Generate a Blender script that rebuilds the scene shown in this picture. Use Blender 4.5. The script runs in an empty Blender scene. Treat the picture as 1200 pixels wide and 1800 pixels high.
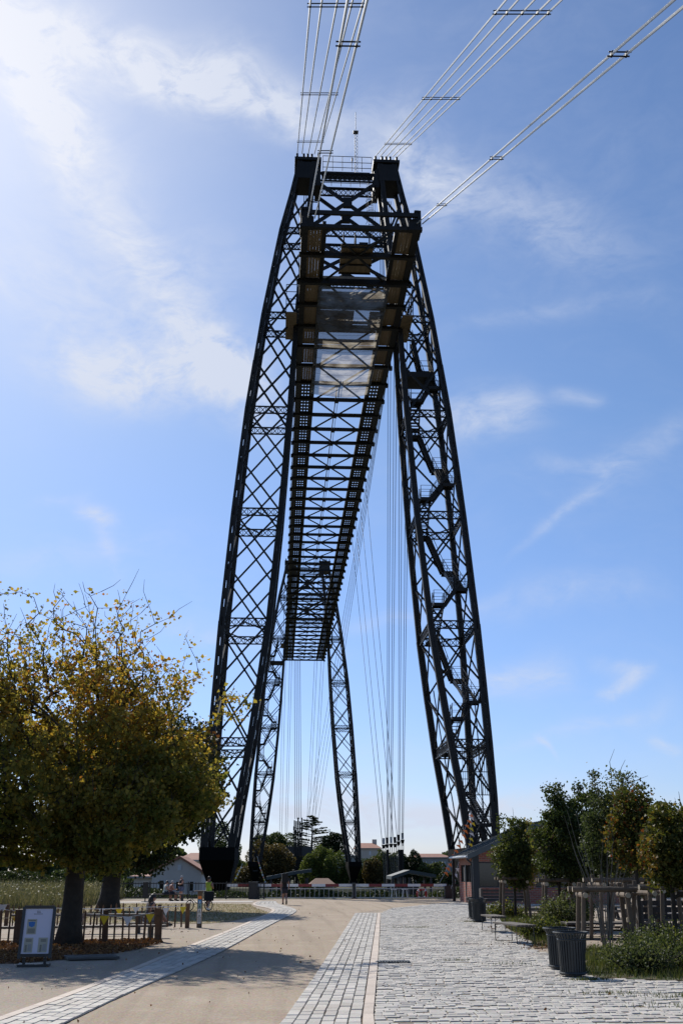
import bpy, bmesh, math, random
import numpy as np
from mathutils import Vector, Matrix
rnd = random.Random(7)
npr = np.random.RandomState(11)
S = bpy.context.scene
COL = S.collection
R = math.radians
# ------------------------------------------------------------------ camera
EYE = 1.6; F = 1900.0; PITCH = R(18.34); YAW = R(3.23)
cam = bpy.data.objects.new('camera', bpy.data.cameras.new('camera'))
COL.objects.link(cam)
cam.location = (0, 0, EYE)
cam.rotation_euler = (R(90) + PITCH, 0, -YAW)
cam.data.sensor_fit = 'VERTICAL'; cam.data.sensor_height = 36; cam.data.sensor_width = 24
cam.data.lens = 36 * F / 1800
cam.data.clip_end = 6000; cam.data.clip_start = 0.1
S.camera = cam
# ------------------------------------------------------------------ light
AZ = R(-25.0); EL = R(38.5)
SUN = Vector((math.sin(AZ) * math.cos(EL), math.cos(AZ) * math.cos(EL), math.sin(EL)))
sun = bpy.data.objects.new('sun', bpy.data.lights.new('sun', 'SUN'))
COL.objects.link(sun)
sun.data.energy = 5.0; sun.data.angle = R(0.55); sun.data.color = (1, 0.955, 0.88)
sun.rotation_euler = SUN.to_track_quat('Z', 'Y').to_euler()
S.view_settings.view_transform = 'Standard'; S.view_settings.look = 'None'
S.view_settings.gamma = 1; S.view_settings.exposure = 0.0
fw = Vector((math.sin(YAW) * math.cos(PITCH), math.cos(YAW) * math.cos(PITCH), math.sin(PITCH)))
rt = Vector((math.cos(YAW), -math.sin(YAW), 0)); upv = rt.cross(fw); CP = Vector((0, 0, EYE))
def ray(x, y): return (fw * F + rt * (x - 600) + upv * (900 - y)).normalized()
def G(x, y, z=0.0):                    # ground point where a line of sight meets height z
    d = ray(x, y); return CP + d * ((z - EYE) / d.z)
def A(x, y, Y):                        # point at distance Y along the bridge axis
    d = ray(x, y); return CP + d * (Y / d.y)
def PX(p):
    q = Vector(p) - CP; w = q.dot(fw); return 600 + F * q.dot(rt) / w, 900 - F * q.dot(upv) / w

# ---- sky: Nishita plus cirrus laid out by direction
W = bpy.data.worlds.new('World'); S.world = W; W.use_nodes = True
nt = W.node_tree; nt.nodes.clear(); L = nt.links.new
def N(t, **k):
    n = nt.nodes.new(t)
    for a, b in k.items(): setattr(n, a, b)
    return n
def mth(op, a, b=None, c=None, clamp=False):
    n = N('ShaderNodeMath', operation=op); n.use_clamp = clamp
    for i, v in enumerate((a, b, c)):
        if v is None: continue
        if isinstance(v, (int, float)): n.inputs[i].default_value = v
        else: L(v, n.inputs[i])
    return n.outputs[0]
sky = N('ShaderNodeTexSky', sky_type='NISHITA'); sky.sun_disc = False
sky.sun_elevation = EL; sky.sun_rotation = AZ
sky.altitude = 0; sky.air_density = 1.0; sky.dust_density = .35; sky.ozone_density = 2.6
geo = N('ShaderNodeTexCoord')
DIR = geo.outputs['Generated']
def dotv(v):
    n = N('ShaderNodeVectorMath', operation='DOT_PRODUCT'); L(DIR, n.inputs[0]); n.inputs[1].default_value = tuple(v); return n.outputs['Value']
# warped direction for wisps
ns0 = N('ShaderNodeTexNoise'); ns0.inputs['Scale'].default_value = 5; ns0.inputs['Detail'].default_value = 3; L(DIR, ns0.inputs['Vector'])
sub = N('ShaderNodeVectorMath', operation='SUBTRACT'); L(ns0.outputs['Color'], sub.inputs[0]); sub.inputs[1].default_value = (.5, .5, .5)
scl = N('ShaderNodeVectorMath', operation='SCALE'); L(sub.outputs[0], scl.inputs[0]); scl.inputs['Scale'].default_value = .09
wd = N('ShaderNodeVectorMath', operation='ADD'); L(DIR, wd.inputs[0]); L(scl.outputs[0], wd.inputs[1])
WD = wd.outputs[0]
def dotw(v):
    n = N('ShaderNodeVectorMath', operation='DOT_PRODUCT'); L(WD, n.inputs[0]); n.inputs[1].default_value = tuple(v); return n.outputs['Value']
# streaks: two ends in the sky (as lines of sight), half width (px at this focal length), strength
streaks = [((60, 50), (350, 165), 48, .7), ((330, 150), (540, 205), 42, .85), ((-60, -20), (110, 235), 48, .9), ((110, 235), (330, 560), 62, .42),
           ((120, 640), (440, 660), 52, .95), ((330, 600), (470, 720), 45, .5), ((150, 885), (205, 905), 16, .5), ((180, 895), (215, 990), 16, .25),
           ((700, 290), (760, 330), 55, .6), ((760, 340), (1050, 430), 55, .35), ((800, 755), (930, 745), 40, .62), ((905, 985), (1040, 880), 10, .3),
           ((1040, 880), (1210, 740), 26, .22), ((850, 1190), (960, 1195), 26, .5), ((1050, 1220), (1120, 1195), 12, .62), ((1030, 1170), (1100, 1190), 9, .3),
           ((560, 1425), (920, 1420), 36, .95), ((200, 1440), (560, 1440), 40, .75), ((925, 1285), (955, 1322), 4, .5), ((880, 1075), (1130, 1060), 30, .22),
           ((920, 1400), (1200, 1380), 24, .35), ((0, 520), (300, 560), 60, .3), ((560, 1370), (860, 1290), 30, .15), ((960, 840), (1100, 850), 14, .2),
           ((600, 250), (700, 240), 60, .35), ((820, 600), (1150, 520), 16, .16), ((1000, 710), (1040, 715), 14, .3), ((60, 880), (140, 860), 12, .2), ((880, 1300), (1180, 1240), 12, .22), ((1150, 1285), (1200, 1290), 9, .5), ((240, 1080), (480, 1120), 20, .2), ((0, 1000), (330, 940), 26, .16), ((640, 1100), (860, 1060), 16, .25), ((60, 430), (420, 470), 60, .12)]
tot = None
for (p, q, w, s) in streaks:
    a, b = ray(*p), ray(*q); mid = (a + b).normalized(); al = (b - a); half = al.length / 2; al.normalize()
    nrm = mid.cross(al).normalized(); hw = w / F
    u = mth('DIVIDE', mth('SUBTRACT', dotw(al), mid.dot(al)), half + hw)
    v = mth('DIVIDE', dotw(nrm), hw)
    r2 = mth('ADD', mth('POWER', mth('ABSOLUTE', u), 4), mth('MULTIPLY', v, v))
    front = mth('GREATER_THAN', dotv(mid), 0)
    m = mth('MULTIPLY', mth('MULTIPLY', mth('EXPONENT', mth('MULTIPLY', r2, -1.1)), s), front)
    tot = m if tot is None else mth('ADD', tot, m)
def wnoise(scale, det, vec, sc, dist=0.0, rot=0.0):
    mp = N('ShaderNodeMapping'); mp.inputs['Scale'].default_value = sc; mp.inputs['Rotation'].default_value = (0, rot, 0); L(vec, mp.inputs['Vector'])
    n = N('ShaderNodeTexNoise'); n.inputs['Scale'].default_value = scale; n.inputs['Detail'].default_value = det
    n.inputs['Roughness'].default_value = .62; n.inputs['Distortion'].default_value = dist; L(mp.outputs[0], n.inputs['Vector']); return n.outputs['Fac']
fine = wnoise(22, 10, WD, (1, 1, 1.9), .55, .5)
big = wnoise(3.2, 6, WD, (1, 1, 2.2), .4, .3)
ripple = wnoise(60, 4, WD, (1, 1, 2.5), .3, .7)
wisp = mth('MULTIPLY', mth('SUBTRACT', mth('ADD', mth('MULTIPLY', fine, 2.6), mth('MULTIPLY', ripple, .9)), 1.12), 1.0, clamp=True)
veil = mth('MULTIPLY', mth('SUBTRACT', big, .46), 1.1, clamp=True)
cl = mth('ADD', mth('MULTIPLY', tot, mth('ADD', mth('MULTIPLY', wisp, 1.1), .12)), mth('MULTIPLY', mth('MULTIPLY', veil, wisp), .42))
# thin bright veil around the sun
sd = dotv(SUN)
glow = mth('EXPONENT', mth('MULTIPLY', mth('SUBTRACT', sd, 1.0), 11.0))
glow2 = mth('EXPONENT', mth('MULTIPLY', mth('SUBTRACT', sd, 1.0), 34.0))
cl = mth('ADD', cl, mth('MULTIPLY', mth('POWER', glow, 2.2), .6), clamp=True)
cl = mth('MULTIPLY', cl, .93)
mix = N('ShaderNodeMix', data_type='RGBA')
L(cl, mix.inputs['Factor'])
skg = N('ShaderNodeMix', data_type='RGBA', blend_type='MULTIPLY'); skg.inputs['Factor'].default_value = 1.0
L(sky.outputs[0], skg.inputs['A'])
tz = N('ShaderNodeMix', data_type='RGBA'); L(mth('MULTIPLY', dotv((0, 0, 1)), 2.6, clamp=True), tz.inputs['Factor'])
tz.inputs['A'].default_value = (.76, .85, 1.24, 1); tz.inputs['B'].default_value = (.93, 1.06, 1.24, 1); L(tz.outputs['Result'], skg.inputs['B'])
L(skg.outputs['Result'], mix.inputs['A'])
cb = N('ShaderNodeMix', data_type='RGBA'); L(glow2, cb.inputs['Factor'])
cb.inputs['A'].default_value = (6.6, 7.2, 8.6, 1); cb.inputs['B'].default_value = (9.6, 9.7, 10.3, 1)
L(cb.outputs['Result'], mix.inputs['B'])
bg = N('ShaderNodeBackground'); bg.inputs['Strength'].default_value = 0.10
L(mix.outputs['Result'], bg.inputs['Color'])
wo = N('ShaderNodeOutputWorld'); L(bg.outputs[0], wo.inputs[0])

# ------------------------------------------------------------------ materials
def mat(name, col, rough=.8, metal=0.0, noise=None, bump=None, col2=None, spec=.5, extra=None, trans=0.0):
    m = bpy.data.materials.new(name); m.use_nodes = True; t = m.node_tree; n = t.nodes; l = t.links.new
    b = n['Principled BSDF']; b.inputs['Roughness'].default_value = rough; b.inputs['Metallic'].default_value = metal
    b.inputs['Specular IOR Level'].default_value = spec
    b.inputs['Base Color'].default_value = (*col, 1)
    tc = n.new('ShaderNodeTexCoord')
    if noise:
        sc, amt = noise
        x = n.new('ShaderNodeTexNoise'); x.inputs['Scale'].default_value = sc; x.inputs['Detail'].default_value = 6; x.inputs['Roughness'].default_value = .65
        l(tc.outputs['Object'], x.inputs['Vector'])
        oi = n.new('ShaderNodeObjectInfo')
        ad = n.new('ShaderNodeMath'); ad.operation = 'MULTIPLY_ADD'; l(oi.outputs['Random'], ad.inputs[0]); ad.inputs[1].default_value = .25; l(x.outputs['Fac'], ad.inputs[2])
        mp = n.new('ShaderNodeMapRange'); mp.inputs['From Min'].default_value = .38; mp.inputs['From Max'].default_value = .86; l(ad.outputs[0], mp.inputs['Value'])
        mx = n.new('ShaderNodeMix'); mx.data_type = 'RGBA'; l(mp.outputs[0], mx.inputs['Factor'])
        c2 = col2 if col2 else tuple(c * (1 - amt) for c in col)
        mx.inputs['A'].default_value = (*col, 1); mx.inputs['B'].default_value = (*c2, 1)
        l(mx.outputs['Result'], b.inputs['Base Color'])
    if bump:
        sc, st = bump
        x = n.new('ShaderNodeTexNoise'); x.inputs['Scale'].default_value = sc; x.inputs['Detail'].default_value = 5; l(tc.outputs['Object'], x.inputs['Vector'])
        bp = n.new('ShaderNodeBump'); bp.inputs['Strength'].default_value = st; bp.inputs['Distance'].default_value = .02
        l(x.outputs['Fac'], bp.inputs['Height']); l(bp.outputs[0], b.inputs['Normal'])
    if trans:
        b.inputs['Transmission Weight'].default_value = trans
    return m
IRON = mat('black_paint', (.008, .0083, .0086), .55, noise=(1.3, .3), col2=(.022, .019, .017), spec=.25)
IRON_M = mat('matt_black_plate', (.008, .0083, .0086), .95, noise=(1.3, .3), spec=.05)
STEEL = mat('galvanised_rope', (.50, .50, .48), .45, .3, noise=(7, .4))
ROPE_D = mat('dark_rope', (.06, .065, .07), .5, .3)
PLANK = mat('deck_plank', (.27, .20, .135), .85, noise=(3, .5), bump=(20, .3))
GRATE = mat('walkway_grate', (.035, .033, .03), .7)
LEAFMATS = {}
def leafmat(name, stops, trans=.45):
    m = bpy.data.materials.new(name); m.use_nodes = True; t = m.node_tree; n = t.nodes; l = t.links.new; n.clear()
    at = n.new('ShaderNodeAttribute'); at.attribute_name = 'tint'
    cr = n.new('ShaderNodeValToRGB'); el = cr.color_ramp.elements
    while len(el) < len(stops): el.new(.5)
    for e, (p, c) in zip(el, stops): e.position = p; e.color = (*c, 1)
    l(at.outputs['Fac'], cr.inputs[0])
    d = n.new('ShaderNodeBsdfPrincipled'); d.inputs['Roughness'].default_value = .55; d.inputs['Specular IOR Level'].default_value = .18
    tr = n.new('ShaderNodeBsdfTranslucent'); mx = n.new('ShaderNodeMixShader'); mx.inputs[0].default_value = trans
    g = n.new('ShaderNodeMix'); g.data_type = 'RGBA'; g.blend_type = 'MULTIPLY'; g.inputs['Factor'].default_value = 1; g.inputs['B'].default_value = (1.4, 1.32, .8, 1)
    l(cr.outputs[0], g.inputs['A']); l(cr.outputs[0], d.inputs['Base Color']); l(g.outputs['Result'], tr.inputs['Color'])
    l(d.outputs[0], mx.inputs[1]); l(tr.outputs[0], mx.inputs[2])
    o = n.new('ShaderNodeOutputMaterial'); l(mx.outputs[0], o.inputs[0]); return m
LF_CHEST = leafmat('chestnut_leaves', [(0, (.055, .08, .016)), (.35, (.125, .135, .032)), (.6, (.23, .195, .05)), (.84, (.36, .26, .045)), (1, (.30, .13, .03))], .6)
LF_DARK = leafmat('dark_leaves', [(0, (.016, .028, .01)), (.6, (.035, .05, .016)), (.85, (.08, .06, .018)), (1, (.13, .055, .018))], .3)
LF_GREEN = leafmat('green_leaves', [(0, (.025, .04, .014)), (.5, (.06, .08, .022)), (.85, (.13, .14, .035)), (1, (.22, .17, .035))], .45)
LF_GREY = leafmat('greygreen_leaves', [(0, (.035, .052, .022)), (.5, (.075, .095, .04)), (1, (.15, .16, .08))], .45)
LF_ORANGE = leafmat('orange_leaves', [(0, (.035, .05, .012)), (.4, (.085, .09, .02)), (.7, (.16, .10, .022)), (.9, (.22, .07, .018)), (1, (.22, .04, .015))], .4)
LF_FAR = leafmat('far_foliage', [(0, (.03, .05, .02)), (.5, (.07, .095, .03)), (1, (.13, .14, .045))], .35)
LF_FARRED = leafmat('far_russet_foliage', [(0, (.05, .045, .02)), (.5, (.10, .08, .03)), (1, (.16, .10, .04))], .35)
LF_BIRCH = leafmat('far_pale_foliage', [(0, (.04, .065, .02)), (.5, (.10, .135, .035)), (1, (.18, .21, .06))], .42)
LF_GRASS = leafmat('grass_blades', [(0, (.035, .055, .015)), (.5, (.08, .10, .03)), (1, (.22, .18, .08))], .3)
LF_MEADOW = leafmat('meadow_plants', [(0, (.05, .065, .035)), (.5, (.12, .125, .07)), (.85, (.20, .175, .11)), (1, (.38, .36, .32))], .3)
LF_LITTER = leafmat('fallen_leaves', [(0, (.10, .045, .02)), (.5, (.17, .08, .035)), (1, (.26, .14, .05))], .1)
BARK = mat('bark', (.05, .04, .03), .95, noise=(6, .6), bump=(14, .8))
BARK_L = mat('pale_bark', (.16, .15, .13), .9, noise=(6, .4))
STAKE = mat('weathered_stake', (.17, .125, .085), .85, noise=(4, .5), bump=(18, .4))
CUTWOOD = mat('cut_wood', (.5, .42, .3), .8, noise=(8, .3))
PICK = mat('chestnut_paling', (.15, .085, .05), .85, noise=(5, .5))
DWOOD = mat('dark_bench_wood', (.07, .055, .045), .7, noise=(4, .4))
GWOOD = mat('grey_bench_wood', (.15, .13, .11), .85, noise=(5, .4))
BIN = mat('charcoal_metal', (.028, .033, .034), .45, .2)
BLACKM = mat('black_metal', (.015, .015, .016), .4)
WHITE = mat('white_paint', (.8, .8, .78), .5, noise=(3, .1))
RED = mat('red_paint', (.26, .03, .028), .45, noise=(3, .2))
GALV = mat('galvanised_rail', (.42, .43, .43), .45, .5)
GLASS = mat('dark_glass', (.012, .014, .016), .08, 0, spec=.7)
ROOF = mat('zinc_roof', (.085, .10, .10), .55, noise=(2, .3))
TILE = mat('roof_tile', (.38, .17, .11), .85, noise=(1.5, .4), bump=(5, .5))
CREAM = mat('cream_render', (.55, .50, .43), .9, noise=(1.2, .15))
WHITEWALL = mat('white_render', (.62, .58, .55), .9, noise=(.8, .15))
GREYWALL = mat('grey_wall', (.30, .30, .29), .9, noise=(.8, .2))
SHUT = mat('pale_shutter', (.62, .64, .66), .6)
STONE = mat('kerb_stone', (.60, .50, .41), .8, noise=(2.5, .25), bump=(30, .2))
PALECONC = mat('pale_concrete', (.52, .47, .41), .85, noise=(1.5, .2))
SPK = mat('speaker_black', (.02, .02, .022), .6)
def brickmat():
    m = bpy.data.materials.new('red_brick'); m.use_nodes = True; t = m.node_tree; n = t.nodes; l = t.links.new; b = n['Principled BSDF']
    tc = n.new('ShaderNodeTexCoord'); sp = n.new('ShaderNodeSeparateXYZ'); l(tc.outputs['Object'], sp.inputs[0])
    ad = n.new('ShaderNodeMath'); l(sp.outputs['X'], ad.inputs[0]); l(sp.outputs['Y'], ad.inputs[1])
    cb_ = n.new('ShaderNodeCombineXYZ'); l(ad.outputs[0], cb_.inputs['X']); l(sp.outputs['Z'], cb_.inputs['Y'])
    br = n.new('ShaderNodeTexBrick'); l(cb_.outputs[0], br.inputs['Vector']); br.inputs['Scale'].default_value = 1
    br.inputs['Brick Width'].default_value = .24; br.inputs['Row Height'].default_value = .085; br.inputs['Mortar Size'].default_value = .011
    br.inputs['Color1'].default_value = (.40, .11, .06, 1); br.inputs['Color2'].default_value = (.27, .07, .042, 1); br.inputs['Mortar'].default_value = (.30, .25, .21, 1)
    l(br.outputs['Color'], b.inputs['Base Color']); b.inputs['Roughness'].default_value = .85
    bp = n.new('ShaderNodeBump'); bp.inputs['Strength'].default_value = .6; bp.inputs['Distance'].default_value = .01; bp.invert = True
    l(br.outputs['Fac'], bp.inputs['Height']); l(bp.outputs[0], b.inputs['Normal']); return m
BRICK = brickmat()
def groundmat(name, c1, c2, c3=None, s1=.35, s2=30, speck=.25, bump=.5, rough=.95):
    m = bpy.data.materials.new(name); m.use_nodes = True; t = m.node_tree; n = t.nodes; l = t.links.new; b = n['Principled BSDF']
    tc = n.new('ShaderNodeTexCoord')
    def nz(s, d=5, r=.6):
        x = n.new('ShaderNodeTexNoise'); x.inputs['Scale'].default_value = s; x.inputs['Detail'].default_value = d; x.inputs['Roughness'].default_value = r; l(tc.outputs['Object'], x.inputs['Vector']); return x.outputs['Fac']
    def rng(v, a, c):
        x = n.new('ShaderNodeMapRange'); x.inputs['From Min'].default_value = a; x.inputs['From Max'].default_value = c; l(v, x.inputs['Value']); return x.outputs[0]
    def mx(f, a, c, ft='MIX'):
        x = n.new('ShaderNodeMix'); x.data_type = 'RGBA'; x.blend_type = ft
        if isinstance(f, float): x.inputs['Factor'].default_value = f
        else: l(f, x.inputs['Factor'])
        for k, v in (('A', a), ('B', c)):
            if isinstance(v, tuple): x.inputs[k].default_value = (*v, 1)
            else: l(v, x.inputs[k])
        return x.outputs['Result']
    c = mx(rng(nz(s1, 6), .36, .66), c1, c2)
    if c3: c = mx(rng(nz(s1 * 4.3, 6), .52, .72), c, c3)
    mpv = n.new('ShaderNodeMapping'); mpv.inputs['Scale'].default_value = (2.4, .10, 1); mpv.inputs['Rotation'].default_value = (0, 0, .10); l(tc.outputs['Object'], mpv.inputs['Vector'])
    tk = n.new('ShaderNodeTexNoise'); tk.inputs['Scale'].default_value = 1.0; tk.inputs['Detail'].default_value = 4; tk.inputs['Distortion'].default_value = .4; l(mpv.outputs[0], tk.inputs['Vector'])
    c = mx(rng(tk.outputs['Fac'], .5, .74), c, tuple(x * .80 for x in c2))
    f = rng(nz(s2, 3), .35, .7)
    c = mx(speck, c, mx(f, (.25, .22, .2), (1.0, .98, .95)), 'MULTIPLY') if False else mx(float(speck), c, mx(f, tuple(x * .45 for x in c2), tuple(min(1, x * 1.25) for x in c1)))
    vo = n.new('ShaderNodeTexVoronoi'); vo.inputs['Scale'].default_value = s2 * 1.2; l(tc.outputs['Object'], vo.inputs['Vector'])
    c = mx(float(speck * .6), c, vo.outputs['Color'], 'SOFT_LIGHT')
    l(c, b.inputs['Base Color']); b.inputs['Roughness'].default_value = rough; b.inputs['Specular IOR Level'].default_value = .25
    bp = n.new('ShaderNodeBump'); bp.inputs['Strength'].default_value = bump; bp.inputs['Distance'].default_value = .012; l(vo.outputs['Distance'], bp.inputs['Height'])
    l(bp.outputs[0], b.inputs['Normal']); return m
GRAVEL = groundmat('compacted_gravel', (.41, .325, .24), (.34, .265, .19), (.46, .38, .29), .28, 26, .28)
PATHG = groundmat('pale_gravel', (.40, .33, .255), (.34, .275, .21), (.31, .25, .19), .5, 30, .35)
DRYGR = groundmat('dry_grass', (.26, .20, .11), (.33, .26, .15), (.13, .13, .05), .5, 12, .5)
SOIL = groundmat('ground_soil', (.09, .085, .045), (.06, .07, .03), (.14, .11, .07), .2, 9, .5)
MULCH = groundmat('mulch', (.13, .075, .045), (.19, .11, .06), (.08, .05, .03), 1.5, 22, .6)
SAND = groundmat('joint_sand', (.22, .185, .14), (.17, .14, .105), (.30, .24, .17), .7, 30, .4)
WATER = mat('river_water', (.05, .055, .045), .08, spec=.6)
def settmat():
    m = bpy.data.materials.new('pale_sett'); m.use_nodes = True; t = m.node_tree; n = t.nodes; l = t.links.new; b = n['Principled BSDF']
    at = n.new('ShaderNodeAttribute'); at.attribute_name = 'tint'
    cr = n.new('ShaderNodeValToRGB'); el = cr.color_ramp.elements
    for s in ((.5,), (.9,)): el.new(s[0])
    for e, (p, c) in zip(el, [(0, (.38, .345, .295)), (.4, (.45, .41, .35)), (.8, (.49, .45, .385)), (1, (.54, .49, .415))]): e.position = p; e.color = (*c, 1)
    l(at.outputs['Fac'], cr.inputs[0])
    ge = n.new('ShaderNodeNewGeometry')
    x = n.new('ShaderNodeTexNoise'); x.inputs['Scale'].default_value = .55; x.inputs['Detail'].default_value = 7; l(ge.outputs['Position'], x.inputs['Vector'])
    mr = n.new('ShaderNodeMapRange'); mr.inputs['From Min'].default_value = .56; mr.inputs['From Max'].default_value = .74; mr.inputs['To Max'].default_value = .5; l(x.outputs['Fac'], mr.inputs['Value'])
    mx = n.new('ShaderNodeMix'); mx.data_type = 'RGBA'; l(mr.outputs[0], mx.inputs['Factor']); l(cr.outputs[0], mx.inputs['A']); mx.inputs['B'].default_value = (.40, .315, .22, 1)
    y = n.new('ShaderNodeTexNoise'); y.inputs['Scale'].default_value = 26; y.inputs['Detail'].default_value = 4; l(ge.outputs['Position'], y.inputs['Vector'])
    m2 = n.new('ShaderNodeMix'); m2.data_type = 'RGBA'; m2.blend_type = 'OVERLAY'; m2.inputs['Factor'].default_value = .28; l(mx.outputs['Result'], m2.inputs['A']); l(y.outputs['Color'], m2.inputs['B'])
    hs = n.new('ShaderNodeHueSaturation'); hs.inputs['Saturation'].default_value = .82; l(m2.outputs['Result'], hs.inputs['Color'])
    l(hs.outputs[0], b.inputs['Base Color']); b.inputs['Roughness'].default_value = .75; b.inputs['Specular IOR Level'].default_value = .3
    bp = n.new('ShaderNodeBump'); bp.inputs['Strength'].default_value = .35; bp.inputs['Distance'].default_value = .01; l(y.outputs['Fac'], bp.inputs['Height']); l(bp.outputs[0], b.inputs['Normal'])
    return m
SETT = settmat()
def netmat():
    m = bpy.data.materials.new('debris_net'); m.use_nodes = True; t = m.node_tree; n = t.nodes; l = t.links.new; n.clear()
    tr = n.new('ShaderNodeBsdfTranslucent'); tr.inputs[0].default_value = (.42, .385, .33, 1)
    di = n.new('ShaderNodeBsdfDiffuse'); di.inputs[0].default_value = (.30, .28, .25, 1)
    tc = n.new('ShaderNodeTexCoord'); nz = n.new('ShaderNodeTexNoise'); nz.inputs['Scale'].default_value = .8; nz.inputs['Detail'].default_value = 8; l(tc.outputs['Object'], nz.inputs['Vector'])
    cr = n.new('ShaderNodeValToRGB'); cr.color_ramp.elements[0].position = .38; cr.color_ramp.elements[0].color = (.20, .17, .135, 1); cr.color_ramp.elements[1].position = .62; cr.color_ramp.elements[1].color = (.60, .55, .46, 1)
    l(nz.outputs['Fac'], cr.inputs[0]); l(cr.outputs[0], tr.inputs[0])
    m1 = n.new('ShaderNodeMixShader'); m1.inputs[0].default_value = .25; l(tr.outputs[0], m1.inputs[1]); l(di.outputs[0], m1.inputs[2])
    tp = n.new('ShaderNodeBsdfTransparent'); m2 = n.new('ShaderNodeMixShader'); m2.inputs[0].default_value = .68
    l(tp.outputs[0], m2.inputs[1]); l(m1.outputs[0], m2.inputs[2])
    o = n.new('ShaderNodeOutputMaterial'); l(m2.outputs[0], o.inputs[0]); return m
NET = netmat()

# ------------------------------------------------------------------ object helpers
XF = {}
def tag(o, label=None, cat=None, group=None, kind=None):
    if label: o['label'] = label
    if cat: o['category'] = cat
    if group: o['group'] = group
    if kind: o['kind'] = kind
    return o
def thing(name, loc, rz=0.0, label=None, cat=None, group=None):
    o = bpy.data.objects.new(name, None); COL.objects.link(o); o.empty_display_size = .3
    o.location = loc; o.rotation_euler = (0, 0, rz)
    return tag(o, label, cat, group)
def copy_tree(o, parent=None):
    c = o.copy(); COL.objects.link(c)
    if parent is not None: c.parent = parent
    for ch in o.children: copy_tree(ch, c)
    return c
class MB:
    def __init__(s): s.v = []; s.f = []; s.t = []
    def add(s, vs, fs):
        b = len(s.v); s.v.extend([tuple(v) for v in vs]); s.f.extend([tuple(i + b for i in f) for f in fs]); return s
    def box(s, c, d, rz=0.0, taper=1.0):
        cx, cy, cz = c; a, b, h = d[0] / 2, d[1] / 2, d[2] / 2; co, si = math.cos(rz), math.sin(rz); vs = []
        for z in (-h, h):
            k = taper if z > 0 else 1.0
            for x, y in ((-a, -b), (a, -b), (a, b), (-a, b)):
                vs.append((cx + (x * co - y * si) * k, cy + (x * si + y * co) * k, cz + z))
        return s.add(vs, [(3, 2, 1, 0), (4, 5, 6, 7), (0, 1, 5, 4), (1, 2, 6, 5), (2, 3, 7, 6), (3, 0, 4, 7)])
    def bar(s, p, q, w, h=None, up=(0, 0, 1)):
        h = w if h is None else h; p, q = Vector(p), Vector(q); d = (q - p).normalized(); u = Vector(up)
        if abs(d.dot(u)) > .98: u = Vector((0, 1, 0)) if abs(d.y) < .9 else Vector((1, 0, 0))
        x = d.cross(u).normalized() * (w / 2); y = x.cross(d).normalized() * (h / 2)
        return s.add([p - x - y, p + x - y, p + x + y, p - x + y, q - x - y, q + x - y, q + x + y, q - x + y],
                     [(3, 2, 1, 0), (4, 5, 6, 7), (0, 1, 5, 4), (1, 2, 6, 5), (2, 3, 7, 6), (3, 0, 4, 7)])
    def tube(s, pts, rad, n=6, cap=True):
        pts = [Vector(p) for p in pts]; rad = rad if hasattr(rad, '__len__') else [rad] * len(pts); b = len(s.v)
        for i, p in enumerate(pts):
            d = (pts[min(i + 1, len(pts) - 1)] - pts[max(i - 1, 0)]).normalized()
            u = Vector((0, 0, 1)) if abs(d.z) < .9 else Vector((0, 1, 0)); x = d.cross(u).normalized(); y = d.cross(x)
            for k in range(n):
                a = 2 * math.pi * k / n; s.v.append(tuple(p + (x * math.cos(a) + y * math.sin(a)) * rad[i]))
        for i in range(len(pts) - 1):
            for k in range(n):
                s.f.append((b + i * n + k, b + i * n + (k + 1) % n, b + (i + 1) * n + (k + 1) % n, b + (i + 1) * n + k))
        if cap:
            s.f.append(tuple(b + k for k in range(n))[::-1]); s.f.append(tuple(b + (len(pts) - 1) * n + k for k in range(n)))
        return s
    def lathe(s, prof, c=(0, 0, 0), n=24):
        b = len(s.v)
        for r, z in prof:
            for k in range(n):
                a = 2 * math.pi * k / n; s.v.append((c[0] + r * math.cos(a), c[1] + r * math.sin(a), c[2] + z))
        for i in range(len(prof) - 1):
            for k in range(n): s.f.append((b + i * n + k, b + i * n + (k + 1) % n, b + (i + 1) * n + (k + 1) % n, b + (i + 1) * n + k))
        return s
    def hull(s, pts):
        bm = bmesh.new()
        for p in pts: bm.verts.new(p)
        bmesh.ops.convex_hull(bm, input=bm.verts)
        bm.verts.index_update(); vs = [v.co.copy() for v in bm.verts]; fs = [[v.index for v in f.verts] for f in bm.faces]; bm.free(); return s.add(vs, fs)
    def build(s, name, m, parent=None, smooth=False, tint=None):
        me = bpy.data.meshes.new(name); me.from_pydata(s.v, [], s.f); me.materials.append(m)
        if tint is not None:
            at = me.attributes.new('tint', 'FLOAT', 'FACE'); at.data.foreach_set('value', tint)
        if smooth: me.polygons.foreach_set('use_smooth', [True] * len(me.polygons))
        me.update(); o = bpy.data.objects.new(name, me); COL.objects.link(o)
        if parent is not None: o.parent = parent
        return o
UNIT = {}
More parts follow.
